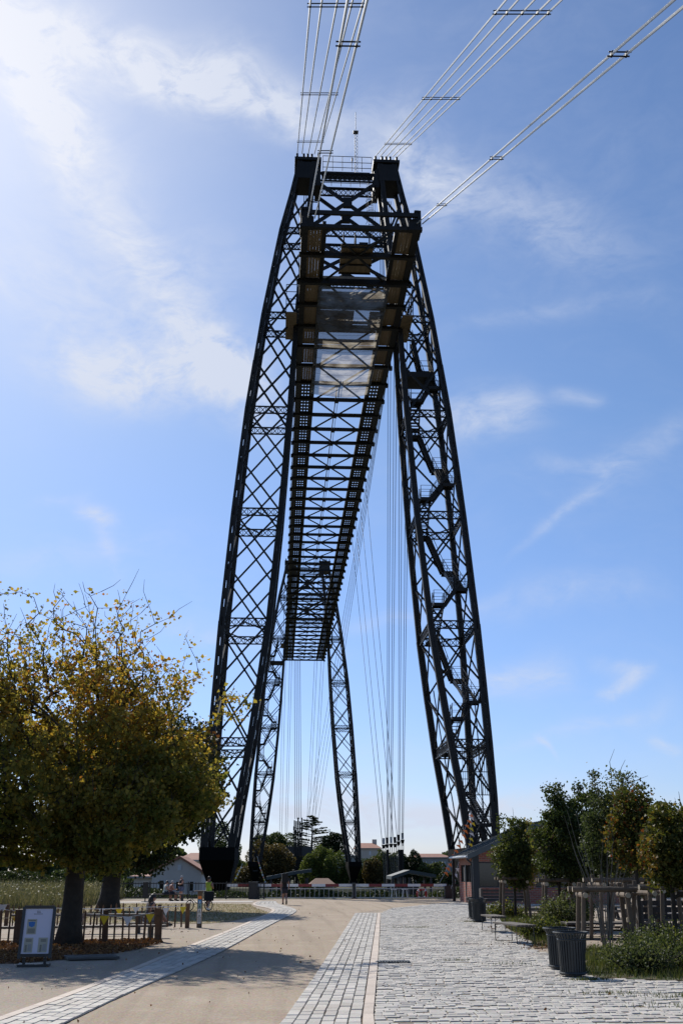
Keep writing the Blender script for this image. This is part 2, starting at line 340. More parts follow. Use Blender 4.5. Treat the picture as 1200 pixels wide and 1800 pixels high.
def ubar(name, p, q, w, h, m, parent, up=(0, 0, 1), off=0.0):
    """a straight member as an object of its own, sharing one unit mesh per material"""
    key = m.name
    if key not in UNIT:
        me = bpy.data.meshes.new('member'); me.from_pydata([(x, y, z) for z in (-.5, .5) for x, y in ((-.5, -.5), (.5, -.5), (.5, .5), (-.5, .5))], [],
            [(3, 2, 1, 0), (4, 5, 6, 7), (0, 1, 5, 4), (1, 2, 6, 5), (2, 3, 7, 6), (3, 0, 4, 7)]); me.materials.append(m); UNIT[key] = me
    p, q = Vector(p), Vector(q); d = q - p; ln = d.length; d.normalize(); u = Vector(up)
    if abs(d.dot(u)) > .98: u = Vector((0, 1, 0)) if abs(d.y) < .9 else Vector((1, 0, 0))
    x = d.cross(u).normalized(); y = d.cross(x).normalized(); c = (p + q) / 2 + u * off
    M = Matrix((( x.x * w, y.x * h, d.x * ln, c.x), (x.y * w, y.y * h, d.y * ln, c.y), (x.z * w, y.z * h, d.z * ln, c.z), (0, 0, 0, 1)))
    o = bpy.data.objects.new(name, UNIT[key]); COL.objects.link(o); o.parent = parent; o.matrix_basis = M; return o
def lerp(a, b, t): return a + (b - a) * t
def tab(z, T):
    if z <= T[0][0]: return T[0][1]
    for (a, va), (b, vb) in zip(T, T[1:]):
        if z <= b: return va + (vb - va) * (z - a) / (b - a)
    return T[-1][1]
def poly(name, pts, z, m, kind='structure', parent=None):
    me = bpy.data.meshes.new(name); me.from_pydata([(p[0], p[1], z) for p in pts], [], [tuple(range(len(pts)))]); me.materials.append(m); me.update()
    if me.polygons[0].normal.z < 0: me.flip_normals()
    o = bpy.data.objects.new(name, me); COL.objects.link(o)
    if kind: o['kind'] = kind
    return o
def inside(x, y, P):
    c = False; j = len(P) - 1
    for i in range(len(P)):
        if (P[i][1] > y) != (P[j][1] > y) and x < (P[j][0] - P[i][0]) * (y - P[i][1]) / (P[j][1] - P[i][1]) + P[i][0]: c = not c
        j = i
    return c
# ================================================================== GROUND
prof = [(-60, 0), (69.5, 0), (75, -2.8), (101, -3.0), (108, -6.5), (206, -6.5), (214, -1.6), (420, -1.4), (4000, -1.4)]
g = MB(); xs = [-3000, -300, -60, 0, 60, 300, 3000]
g.v = [(x, y, z) for y, z in prof for x in xs]; nx = len(xs)
g.f = [(j * nx + i, j * nx + i + 1, (j + 1) * nx + i + 1, (j + 1) * nx + i) for j in range(len(prof) - 1) for i in range(nx - 1)]
tag(g.build('ground', SOIL), kind='structure')
poly('river', [(-3000, 104), (3000, 104), (3000, 211), (-3000, 211)], -4.2, WATER)
poly('gravel_ground', [(-9, 4), (16, 4), (30, 40), (30, 67.6), (-20, 67.6), (-20, 58), (-9.2, 40)], .004, PATHG)
rightroad = [G(497, 1799), G(548, 1725), G(589, 1661), G(624, 1606)]
# road surface between the two strips and on to the barrier
roadp = [(-2.1, 11.5)] + [tuple(G(*p).xy) for p in [(125, 1797), (225, 1748), (387, 1677), (477, 1626), (516, 1606), (523, 1601), (505, 1594), (491, 1590), (486, 1585)]] \
    + [(-.2, 67.5), (11, 67.5), (12, 61)] + [tuple(G(*p).xy) for p in [(760, 1590), (690, 1597), (624, 1606), (589, 1661), (548, 1725), (497, 1799)]] + [(-.05, 11.5)]
poly('road', roadp, .008, GRAVEL)
lawn = [(-12, 57.5), (-4, 58.5)] + [tuple(G(*p).xy) for p in [(440, 1590), (452, 1598), (478, 1606), (440, 1613), (405, 1620), (365, 1624)]] + [(-4.5, 36.5), (-12, 38)]
poly('lawn', lawn, .012, DRYGR)
poly('footpath', [(-14, 59.2), (-3.2, 60.3), (-1.3, 60.6), (-1.2, 62.6), (-14, 61.4)], .016, PALECONC)
mulchp = [(-9, 21.5), (-4.6, 21.3), (-3.4, 23.0), (-2.9, 25.0), (-2.6, 27.3), (-3, 28.2), (-9, 26.8)]
poly('mulch_bed', mulchp, .012, MULCH)

def sett(mb, tints, quad, h, rr, z0=0.0):
    """one stone: four top corners pulled in, sides down to the bed"""
    c = sum((Vector(p) for p in quad), Vector((0, 0, 0))) / 4
    lo = [Vector(p) for p in quad]; up_ = []
    for p in lo:
        q = p + (c - p) * .07; q.z = z0 + h; up_.append(q)
        p.z = z0
    mid = []
    for p in lo:
        q = p + (c - p) * .02; q.z = z0 + h * .62; mid.append(q)
    mb.add(lo + mid + up_, [(8, 9, 10, 11)] + [(i, (i + 1) % 4, 4 + (i + 1) % 4, 4 + i) for i in range(4)] + [(4 + i, 4 + (i + 1) % 4, 8 + (i + 1) % 4, 8 + i) for i in range(4)])
    tints += [rr] * 9

def resample(P, n):
    P = [Vector((p[0], p[1], 0)) for p in P]; d = [0]
    for a, b in zip(P, P[1:]): d.append(d[-1] + (b - a).length)
    out = []
    for i in range(n):
        t = d[-1] * i / (n - 1); k = max(j for j in range(len(d)) if d[j] <= t + 1e-9); k = min(k, len(P) - 2)
        out.append(P[k].lerp(P[k + 1], (t - d[k]) / max(d[k + 1] - d[k], 1e-6)))
    return out, d[-1]

def strip(name, Lp, Rp, ncol, lenm, label=None, n_single=300):
    _, ln = resample(Lp, 2); n = 400
    Lr, _ = resample(Lp, n); Rr, _ = resample(Rp, n)
    bed = MB(); bed.v = [(*p.xy, .014) for p in Lr[::4]] + [(*p.xy, .014) for p in Rr[::4]]; k = len(Lr[::4])
    bed.f = [(i, k + i, k + i + 1, i + 1) for i in range(k - 1)]
    root = tag(bed.build(name, SAND), kind='structure')
    def at(u, v):
        f = v * (n - 1); i = min(int(f), n - 2); t = f - i
        return Lr[i].lerp(Lr[i + 1], t).lerp(Rr[i].lerp(Rr[i + 1], t), u)
    stones = []
    for c in range(ncol):
        s = rnd.random() * -.4
        while s < ln:
            l = lenm * rnd.uniform(.72, 1.3); a, b = max(s + .008, 0) / ln, min(s + l - .008, ln) / ln
            if b > a + .0008:
                u0, u1 = (c + .035) / ncol, (c + .965) / ncol; j = lambda: Vector((rnd.gauss(0, .003), rnd.gauss(0, .005), 0))
                stones.append(([at(u0, a) + j(), at(u1, a) + j(), at(u1, b) + j(), at(u0, b) + j()], rnd.random(), .015 + .007 * rnd.random()))
            s += l
    finish(stones, root, n_single)
    return root
def finish(stones, root, n_single):
    stones.sort(key=lambda s: s[0][0].length)
    for q, r, h in stones[:n_single]:
        m = MB(); t = []; sett(m, t, q, h, r, .014); m.build('sett', SETT, root, tint=t)
    m = MB(); t = []
    for q, r, h in stones[n_single:]: sett(m, t, q, h, r, .014)
    if m.v: tag(m.build('sett_field', SETT, root, tint=t), kind='stuff')
def kerb(name, Lp, Rp, step=1.0):
    _, ln = resample(Lp, 2); k = int(ln / step); Lr, _ = resample(Lp, k + 1); Rr, _ = resample(Rp, k + 1)
    bed = MB(); bed.v = [(*p.xy, .011) for p in Lr] + [(*p.xy, .011) for p in Rr]; bed.f = [(i, k + 1 + i, k + 2 + i, i + 1) for i in range(k)]
    root = tag(bed.build(name, SAND), kind='structure')
    for i in range(k):
        a, b, c, d = Lr[i], Rr[i], Rr[i + 1], Lr[i + 1]; e = (d - a).normalized() * .006
        m = MB(); hz = .036 + rnd.uniform(-.002, .002)
        m.add([(*(p).xy, z) for z in (.011, hz) for p in (a + e, b + e, c - e, d - e)], [(4, 5, 6, 7), (0, 1, 5, 4), (1, 2, 6, 5), (2, 3, 7, 6), (3, 0, 4, 7)])
        m.build('kerb_slab', STONE, root)
def off(P, d):
    P = [Vector((p[0], p[1], 0)) for p in P]; out = []
    for i, p in enumerate(P):
        t = (P[min(i + 1, len(P) - 1)] - P[max(i - 1, 0)]).normalized(); out.append(p + Vector((t.y, -t.x, 0)) * d)
    return out
# left strip
Lk = [Vector((-3.35, 11.6, 0))] + [G(*p) for p in [(0, 1793), (160, 1735), (312, 1672), (400, 1638), (460, 1612), (477, 1604), (479, 1600), (470, 1597), (450, 1593.5), (443, 1590.5), (447, 1587.5), (456, 1585)]]
Rk = [Vector((-2.45, 11.6, 0))] + [G(*p) for p in [(125, 1797), (225, 1748), (387, 1677), (450, 1641), (495, 1617), (516, 1607.5), (523, 1601.5), (515, 1597), (499, 1592.5), (489, 1589.5), (486, 1587), (486, 1585)]]
def smooth(P, n=3):
    P = [Vector(p) for p in P]
    for _ in range(n):
        Q = [P[0]]
        for a, b in zip(P, P[1:]): Q += [a.lerp(b, .25), a.lerp(b, .75)]
        P = Q + [P[-1]]
    return P
Lk, Rk = smooth(Lk, 2), smooth(Rk, 2)
strip('left_sett_strip', off(Lk, .13), Rk, 5, .30)
kerb('left_kerb', Lk, off(Lk, .125))
# right strip
Ls = [Vector((-.12, 11.6, 0))] + [G(*p) for p in [(497, 1797), (548, 1725), (589, 1661), (624, 1606)]]
Rs = [Vector((.86, 11.6, 0))] + [G(*p) for p in [(635, 1797), (649, 1699), (663, 1606)]]
strip('right_sett_strip', Ls, Rs, 6, .36)
Kl = [p + Vector((.01, 0, 0)) for p in Rs]; Kr = [Vector((1.02, 11.6, 0))] + [G(*p) for p in [(655, 1797), (663.5, 1699), (668.5, 1606)]]
kerb('right_kerb', Kl, Kr)
# big field of irregular setts
edgeR = [(7.5, 9.5), (6.6, 17.0), (4.95, 17.9), (5.0, 19.6), (5.6, 20.6), (5.35, 24.5), (5.9, 26.6), (6.6, 33), (7.9, 40.0), (8.7, 46), (10.2, 52), (13, 54.5)]
fieldp = [(1.02 + .04, 11.6)] + [(p[0] + .02, p[1]) for p in Kr[1:]] + [tuple(G(*p).xy) for p in [(690, 1597), (760, 1590), (806, 1585.5)]] + [(11, 58), (13, 56)] + edgeR[::-1]
root = poly('sett_pavement', fieldp, .012, SAND)
kx = lambda yy: float(np.interp(yy, [p[1] for p in Kr], [p[0] for p in Kr])) + .012
stones = []; y = 11.4; row = 0
while y < 60:
    h = rnd.uniform(.12, .21); x = kx(min(y + .1, 44.6)) if y < 44.5 else .9; ph = rnd.random() * 6; nxt = 0
    while x < 13:
        w = rnd.uniform(.08, .19) * (1.5 if rnd.random() < .12 else 1)
        yo = .05 * math.sin(x * 1.7 + ph) + .02 * math.sin(x * 5 + ph * 3) + rnd.gauss(0, .034); hh = h * rnd.uniform(.78, 1.12)
        cx, cy = x + w / 2, y + yo + h / 2
        if inside(cx, cy, fieldp):
            gp = .003 + (.008 * rnd.random() ** 2); j = lambda: rnd.gauss(0, .009)
            q = [Vector((x + gp + j() * .5, y + yo + gp + j(), 0)), Vector((x + w - gp + j() * .5, y + yo + gp + j(), 0)), Vector((x + w - gp + j() * .5, y + yo + hh - gp + j(), 0)), Vector((x + gp + j() * .5, y + yo + hh - gp + j(), 0))]
            stones.append((q, rnd.random(), .007 + .004 * rnd.random()))
        x += w
    y += h
finish(stones, root, 300)
# drain grating in the pavement
dg = G(690, 1694); t = thing('drain_grate', (dg.x, dg.y, .03), 0, 'long dark drain grate let into the pale stone paving beside the pink kerb', 'drain grate')
MB().box((0, 0, 0), (.62, .2, .02)).build('frame', BIN, t)
m = MB()
for i in range(12): m.box((-.27 + i * .05, 0, .014), (.022, .17, .012))
m.build('grille', BLACKM, t)
# manhole slab near the tree
ms = G(160, 1686); t = MB().box((0, 0, .03), (.95, .8, .035), .3).build('manhole_cover', mat('dark_slab', (.10, .095, .085), .8, noise=(4, .4)))
t.location = (ms.x, ms.y, .012); tag(t, 'grey stone cover slab on the ground at the foot of the big tree', 'cover slab')

# ---- leaves / grass helpers
def leaf_mesh(name, pts, sizes, tints, m, parent=None, up_bias=.3, kind=None, fold=True):
    """a leaf for every point: a bent quad facing its own way"""
    n = len(pts); P = np.asarray(pts); s = np.asarray(sizes)[:, None]
    a = npr.normal(size=(n, 3)); a /= np.linalg.norm(a, axis=1)[:, None]
    b = npr.normal(size=(n, 3)); b[:, 2] += up_bias; b -= (b * a).sum(1)[:, None] * a; b /= np.linalg.norm(b, axis=1)[:, None]
    c = np.cross(a, b) * s * .22
    v = np.stack([P - a * s * .5, P + b * s * .42 + c, P + a * s * .5, P - b * s * .42 + c], 1).reshape(-1, 3)
    me = bpy.data.meshes.new(name); me.vertices.add(4 * n); me.vertices.foreach_set('co', v.ravel())
    me.loops.add(4 * n); me.loops.foreach_set('vertex_index', np.arange(4 * n)); me.polygons.add(n); me.polygons.foreach_set('loop_start', np.arange(0, 4 * n, 4)); me.polygons.foreach_set('loop_total', np.full(n, 4))
    me.update(calc_edges=True); at = me.attributes.new('tint', 'FLOAT', 'FACE'); at.data.foreach_set('value', np.clip(np.asarray(tints), 0, 1).astype(np.float32)); me.materials.append(m)
    o = bpy.data.objects.new(name, me); COL.objects.link(o)
    if parent is not None: o.parent = parent
    if kind: o['kind'] = kind
    return o
def blades(name, P, h, w, tints, m, kind='stuff', parent=None):
    n = len(P); P = np.asarray(P); h = np.asarray(h)[:, None]; a = npr.uniform(0, 6.28, n); d = np.stack([np.cos(a), np.sin(a), 0 * a], 1) * w
    ln = np.stack([npr.normal(0, .25, n), npr.normal(0, .25, n), np.ones(n)], 1) * h
    v = np.stack([P - d, P + d, P + ln], 1).reshape(-1, 3)
    me = bpy.data.meshes.new(name); me.vertices.add(3 * n); me.vertices.foreach_set('co', v.ravel()); me.loops.add(3 * n); me.loops.foreach_set('vertex_index', np.arange(3 * n))
    me.polygons.add(n); me.polygons.foreach_set('loop_start', np.arange(0, 3 * n, 3)); me.polygons.foreach_set('loop_total', np.full(n, 3)); me.update(calc_edges=True)
    at = me.attributes.new('tint', 'FLOAT', 'FACE'); at.data.foreach_set('value', np.clip(np.asarray(tints), 0, 1).astype(np.float32)); me.materials.append(m)
    o = bpy.data.objects.new(name, me); COL.objects.link(o); o['kind'] = kind
    if parent is not None: o.parent = parent
    return o
def scatter(n, P):
    x0, x1 = min(p[0] for p in P), max(p[0] for p in P); y0, y1 = min(p[1] for p in P), max(p[1] for p in P); out = []
    while len(out) < n:
        x, y = rnd.uniform(x0, x1), rnd.uniform(y0, y1)
        if inside(x, y, P): out.append((x, y))
    return out
# ================================================================== THE BRIDGE
TX, TY, TY2 = 5.42, 87.6, 227.5
WO = [(-3, 10.4), (3.6, 10.85), (5.6, 10.75), (12, 10.5), (20, 10.12), (30, 9.42), (38.7, 8.66), (48.6, 7.45), (58, 5.95), (63.5, 4.65), (66, 4.3)]   # outer half width
WI = [(-3, 9.6), (3.6, 8.75), (5.6, 8.5), (12, 7.45), (20, 6.45), (30, 5.6), (38.7, 5.05), (48.6, 4.55), (58, 3.75), (63.5, 3.2), (66, 3.05)]            # inner half width
DY = [(-3, 3.6), (3.6, 4.6), (12, 4.3), (20, 3.6), (30, 2.9), (38.7, 2.35), (48.6, 1.75), (58, 1.3), (66, 1.1)]                                        # half depth
RZ = [1.6, 10.8, 20.2, 29.6, 39.0, 48.4, 57.4]
FB = -2.7
tower = thing('lattice_tower', (TX, TY, 0), 0, 'near black iron tower with braced legs and a zigzag stair, standing behind the barrier', 'bridge tower', 'the two iron towers of the transporter bridge')
def node(s, w, f, z):            # s side, w 'o'/'i', f face (-1 near)
    return Vector((s * tab(z, WO if w == 'o' else WI), f * tab(z, DY), z))
def lattice(mb, p, q, h, n, w=.06, t=.09, up=(0, 0, 1)):
    """a laced girder: two chords and crossed laces"""
    p, q = Vector(p), Vector(q); u = Vector(up) * (h / 2)
    mb.bar(p + u, q + u, .14, t, up); mb.bar(p - u, q - u, .14, t, up)
    for i in range(n):
        a, b = p.lerp(q, i / n), p.lerp(q, (i + 1) / n)
        mb.bar(a - u, b + u, .03, w, up); mb.bar(a + u, b - u, .035, w, up)
        if i: mb.bar(a - u, a + u, .05, .04, (0, 1, 0))
for s in (-1, 1):
    # the leg: its solid foot carries chords, bracing and rings
    ft = MB(); zt = 3.2
    pts = []
    for w in 'oi':
        for f in (-1, 1):
            c = node(s, w, f, zt); pts += [c + Vector((.28 * (1 if w == 'o' else -1) * s, f * .2, 0)), c + Vector((.28 * (1 if w == 'o' else -1) * s, f * .2, -.9))]
    cx = s * 9.75
    for dx in (-.55, .55):
        for dy in (-.8, .8): pts.append(Vector((cx + dx, dy, -.35)))
    ft.hull(pts); ft.box((cx, 0, (FB - .352) / 2), (1.6, 2.2, -FB - .352)); ft.box((cx, 0, FB + .3), (2.6, 3.2, .6))
    leg = ft.build('leg', IRON_M, tower)
    zs = [zt, 6.9, 10.8, 15.5, 20.2, 24.9, 29.6, 34.3, 39.0, 43.7, 48.4, 53.0, 57.4, 61.3]
    for w in 'oi':
        for f in (-1, 1):
            m = MB(); zz = [zt - .5] + zs[1:] + [65.0]
            for a, b in zip(zz, zz[1:]):
                pa, pb = node(s, w, f, a), node(s, w, f, b)
                wc = (.19 if a > 40 else .215 if a > 20 else .24) * (1.05 if w == 'i' else 1.0); gp = .03 if f > 0 or w == 'i' else .07
                for o_ in (-1, 1): m.bar(pa + Vector((o_ * (wc / 2 + gp / 2), 0, 0)), pb + Vector((o_ * (wc / 2 + gp / 2), 0, 0)), wc, .5, (0, 1, 0))
                k = max(1, int((b - a) / 1.5))
                for i in range(k):
                    c = pa.lerp(pb, (i + .5) / k); m.box(c, (.2, .46, .8))
            m.build('chord', IRON, leg)
    for k, (a, b) in enumerate(zip(zs, zs[1:])):
        bw = .12 + .04 * (a > 35)
        for f in (-1, 1):
            ubar('diagonal_brace', node(s, 'o', f, a), node(s, 'i', f, b), bw + .03, .07, IRON, leg, (0, 1, 0), .04)
            ubar('diagonal_brace', node(s, 'i', f, a), node(s, 'o', f, b), bw + .03, .07, IRON, leg, (0, 1, 0), -.04)
        for w in 'oi':
            ubar('side_brace', node(s, w, -1, a), node(s, w, 1, b), .07, bw, IRON, leg, (1, 0, 0), .04)
            ubar('side_brace', node(s, w, 1, a), node(s, w, -1, b), .07, bw, IRON, leg, (1, 0, 0), -.04)
        if b < 20:
            for w in 'oi':
                ubar('side_post', node(s, w, 0, a), node(s, w, 0, b), .08, .08, IRON, leg, (0, 1, 0))
    for z in RZ[1:]:
        for f in (-1, 1):
            m = MB(); lattice(m, node(s, 'o', f, z), node(s, 'i', f, z), .62, 7); m.build('ring_girder', IRON, leg)
        for w in 'oi':
            m = MB(); lattice(m, node(s, w, -1, z), node(s, w, 1, z), .75 if z < 40 else .6, max(5, int(tab(z, DY) * 3))); m.build('side_girder', IRON, leg)
        c = [node(s, 'o', 0, z), (node(s, 'o', 1, z) + node(s, 'i', 1, z)) / 2, node(s, 'i', 0, z), (node(s, 'o', -1, z) + node(s, 'i', -1, z)) / 2]
        m = MB()
        for i in range(4): m.bar(c[i], c[(i + 1) % 4], .1, .07)
        m.build('plan_brace', IRON, leg)
    # head of the leg: plated box with the cable saddles
    hd = MB(); pts = []
    for z in (63.1, 64.9):
        for w in 'oi':
            for f in (-1, 1):
                c = node(s, w, f, z); pts.append(c + Vector((.25 * (1 if w == 'o' else -1) * s, f * .26, 0)))
    hd.hull(pts); hd.hull([Vector((s * 3.0, y, z)) for y in (-1.3, 1.3) for z in (62.4, 64.6)] + [Vector((s * 2.5, y, z)) for y in (-1.3, 1.3) for z in (62.4, 64.2)])
    hd.build('tower_head', IRON, leg)
    sd_ = MB(); sd_.box((s * 3.7, 0, 65.25), (2.5, 2.9, .3))
    for i in range(5):
        x = s * 3.7 + (-1.02 + .5 * i + (.12 if i == 1 else 0) - (.12 if i == 3 else 0))
        sd_.box((x, -1.1, 65.62), (.2, .5, .42)); sd_.box((x, 1.1, 65.62), (.2, .5, .42)); sd_.lathe([(.05, 0), (.22, .05), (.22, .3), (.05, .35)], (x, 0, 65.4), 8)
    sd_.build('saddle', IRON, leg)
# portal between the legs
def X4(zb, ztop, w1, w0, th, name):
    for f in (-1, 1):
        y = f * tab((zb + ztop) / 2, DY)
        ubar(name, (-w0, y, zb), (w1, y, ztop), th, .16, IRON, tower, (0, 1, 0), .1 * f)
        ubar(name, (w0, y, zb), (-w1, y, ztop), th, .16, IRON, tower, (0, 1, 0), -.1 * f)
        zc = (w0 * ztop + w1 * zb) / (w0 + w1)
        MB().box((0, y, zc), (.85, .42, .95 if zb > 57 else .8)).build('gusset_plate', IRON, tower)
X4(57.8, 62.7, 2.6, 3.5, .34, 'portal_brace')
X4(52.2, 56.8, 3.6, 4.2, .3, 'portal_brace')
for f in (-1, 1):
    for z, h, wd_ in ((63.4, .75, 2.5), (57.3, .7, 3.6), (51.8, .7, 4.2)):
        m = MB(); y = f * tab(z, DY); lattice(m, (-wd_, y, z), (wd_, y, z), h, 11, .07, .14); m.bar((-wd_, y, z + h / 2 + .06), (wd_, y, z + h / 2 + .06), .3, .14); m.build('portal_girder', IRON, tower)
m = MB(); y0 = 1.15
m.box((0, -.2, 64.15), (4.7, .7, .05))
m.build('top_walkway', IRON, tower)
m = MB()
for y in (-1.2, 1.2):
    for i in range(6): m.bar((-2.3 + .92 * i, y, 64.15), (-2.3 + .92 * i, y, 65.75), .05)
    for z in (65.75, 65.1, 64.5): m.bar((-2.3, y, z), (2.3, y, z), .045)
m.build('top_railing', IRON, tower)
m = MB()       # lightning mast: slim lattice, then a pole
for k in range(3):
    a = k * 2.094; m.bar((.9 + .16 * math.cos(a), .16 * math.sin(a), 64.2), (.9 + .16 * math.cos(a), .16 * math.sin(a), 69.4), .035)
for i in range(13):
    for k in range(3):
        a, b = k * 2.094, (k + 1) * 2.094; m.bar((.9 + .16 * math.cos(a), .16 * math.sin(a), 64.2 + .4 * i), (.9 + .16 * math.cos(b), .16 * math.sin(b), 64.6 + .4 * i), .025)
m.box((.9, 0, 69.45), (.5, .5, .07)); m.bar((.9, 0, 69.4), (.9, 0, 71.8), .05); m.box((.55, 0, 66.3), (.16, .16, .3))
m.build('lightning_mast', mat('mast_grey', (.09, .09, .09), .5), tower)
m = MB()       # caged ladder
for x in (2.0, 2.4): m.bar((x, -.9, 57.6), (x, -.9, 64), .045)
for i in range(21): m.bar((2.0, -.9, 57.7 + i * .3), (2.4, -.9, 57.7 + i * .3), .03)
for i in range(5):
    z = 58.6 + 1.2 * i
    pts = [(2.2 + .45 * math.cos(a), -.9 - .65 * math.sin(a), z) for a in np.linspace(0, math.pi, 9)]; m.tube(pts, .02, 4)
for a in (.5, 1.57, 2.6): m.bar((2.2 + .45 * math.cos(a), -.9 - .65 * math.sin(a), 58.6), (2.2 + .45 * math.cos(a), -.9 - .65 * math.sin(a), 63.4), .03)
m.build('caged_ladder', IRON, tower)
# hanging service ropes inside the top bay
m = MB()
for i in range(7):
    x = 3.2 + .17 * i; m.tube([(x, .3, 62), (x + rnd.uniform(-.1, .1), .3, 51)], .03, 4)
for i in range(5):
    x = -3.2 - .2 * i; m.tube([(x, -.2, 62), (x - .25, -.2, 51)], .035, 4)
m.build('suspension_hanger', ROPE_D, tower)

# ---- stair in the right leg
def flight(parent, p, q, wdt, along):
    """p top, q bottom (centre line); along 'x' or 'y'"""
    p, q = Vector(p), Vector(q); w = Vector((0, wdt / 2, 0)) if along == 'x' else Vector((wdt / 2, 0, 0))
    m = MB()
    for sg in (-1, 1): m.bar(p + w * sg, q + w * sg, .07, .36)
    n = max(4, int((p.z - q.z) / .19)); 
    for i in range(1, n):
        c = p.lerp(q, i / n); m.box(c, (.25, wdt, .045) if along == 'x' else (wdt, .25, .045))
    o = m.build('stair_flight', IRON, parent)
    r = MB()
    for sg in (-1, 1):
        r.bar(p + w * sg + Vector((0, 0, 1.05)), q + w * sg + Vector((0, 0, 1.05)), .04); r.bar(p + w * sg + Vector((0, 0, .55)), q + w * sg + Vector((0, 0, .55)), .025)
        for t in (0, .33, .66, 1): r.bar(p.lerp(q, t) + w * sg, p.lerp(q, t) + w * sg + Vector((0, 0, 1.05)), .035)
    r.build('handrail', IRON, o)
def landing(parent, c, sx, sy):
    m = MB().box(c, (sx, sy, .1)); m.box((c[0], c[1] - sy / 2, c[2] - .08), (sx, .06, .26)); m.box((c[0], c[1] + sy / 2, c[2] - .08), (sx, .06, .26))
    o = m.build('landing', IRON, parent); r = MB()
    for dx in (-sx / 2, sx / 2):
        for dy in (-sy / 2, sy / 2): r.bar((c[0] + dx, c[1] + dy, c[2]), (c[0] + dx, c[1] + dy, c[2] + 1.1), .05)
    for dx in (-sx / 2, sx / 2): r.bar((c[0] + dx, c[1] - sy / 2, c[2] + .06), (c[0] + dx, c[1] + sy / 2, c[2] + .06), .04)
    for dy in (-sy / 2, sy / 2):
        for h in (.55, 1.1): r.bar((c[0] - sx / 2, c[1] + dy, c[2] + h), (c[0] + sx / 2, c[1] + dy, c[2] + h), .03)
    r.build('landing_rail', IRON, o)
zt = 47.6
while zt > 5:
    def cn(fx, fy, z):
        a, b = tab(z, WI) + 1.0, tab(z, WO) - .8
        if b < a + .6: a, b = (a + b) / 2 - .3, (a + b) / 2 + .3
        d = tab(z, DY) - .65; return Vector((lerp(a, b, fx), fy * d, z))
    z1, z2, z3, z4 = zt - 3.1, zt - 5.9, zt - 7.2, zt - 9.2
    wd_ = .8
    pA, pB = cn(0, 1, zt), cn(1, 1, z1)
    flight(tower, pA + Vector((.45, 0, 0)), pB - Vector((.45, 0, 0)), wd_, 'x'); landing(tower, tuple(pB), 1.0, 1.0)
    pC = cn(1, -1, z2); flight(tower, pB - Vector((0, .5, 0)), pC + Vector((0, .5, 0)), wd_, 'y'); landing(tower, tuple(pC), 1.0, 1.0)
    pD = cn(0, -1, z3); flight(tower, pC - Vector((.45, 0, 0)), pD + Vector((.45, 0, 0)), wd_, 'x'); landing(tower, tuple(pD), 1.0, 1.0)
    pE = cn(0, 1, z4); flight(tower, pD + Vector((0, .5, 0)), pE - Vector((0, .5, 0)), wd_, 'y'); landing(tower, tuple(pE), 1.0, 1.0)
    zt = z4
# covered entry landing seen below the deck
MB().box((6.35, 0, 43.2), (2.6, 2.6, .5)).build('stair_platform', IRON, tower)
# little inspection balconies beside the deck
for s in (-1, 1):
    m = MB().box((s * 5.05, -1.9, 47.3), (.95, 5.0, .1)); o = m.build('balcony', PLANK, tower)
    r = MB()
    for y in (-4.4, -3.2, -1.9, -.6, .6):
        for x in (4.6, 5.5): r.bar((s * x, y, 47.3), (s * x, y, 50.0), .06)
    for h in (48.1, 48.6, 49.3, 50.0):
        for x in (4.6, 5.5): r.bar((s * x, -4.4, h), (s * x, .6, h), .05)
        for y in (-4.4, .6): r.bar((s * 4.6, y, h), (s * 5.5, y, h), .05)
    r.build('balcony_rail', IRON, o)
# barred gate panel at the right leg's first landing
m = MB()
for i in range(16): m.bar((8.5 + .15 * i, -4.2, 7.0), (8.5 + .15 * i, -4.2, 10.4), .035)
for z in (7.0, 8.7, 10.4): m.bar((8.4, -4.2, z), (10.9, -4.2, z), .06)
m.build('stair_cage', IRON, tower)
tower2 = copy_tree(tower); tower2.location = (TX, TY2, 0.0); tower2.rotation_euler = (0, 0, math.pi)
tower2['label'] = 'far black iron tower across the river, small between the legs of the near one'

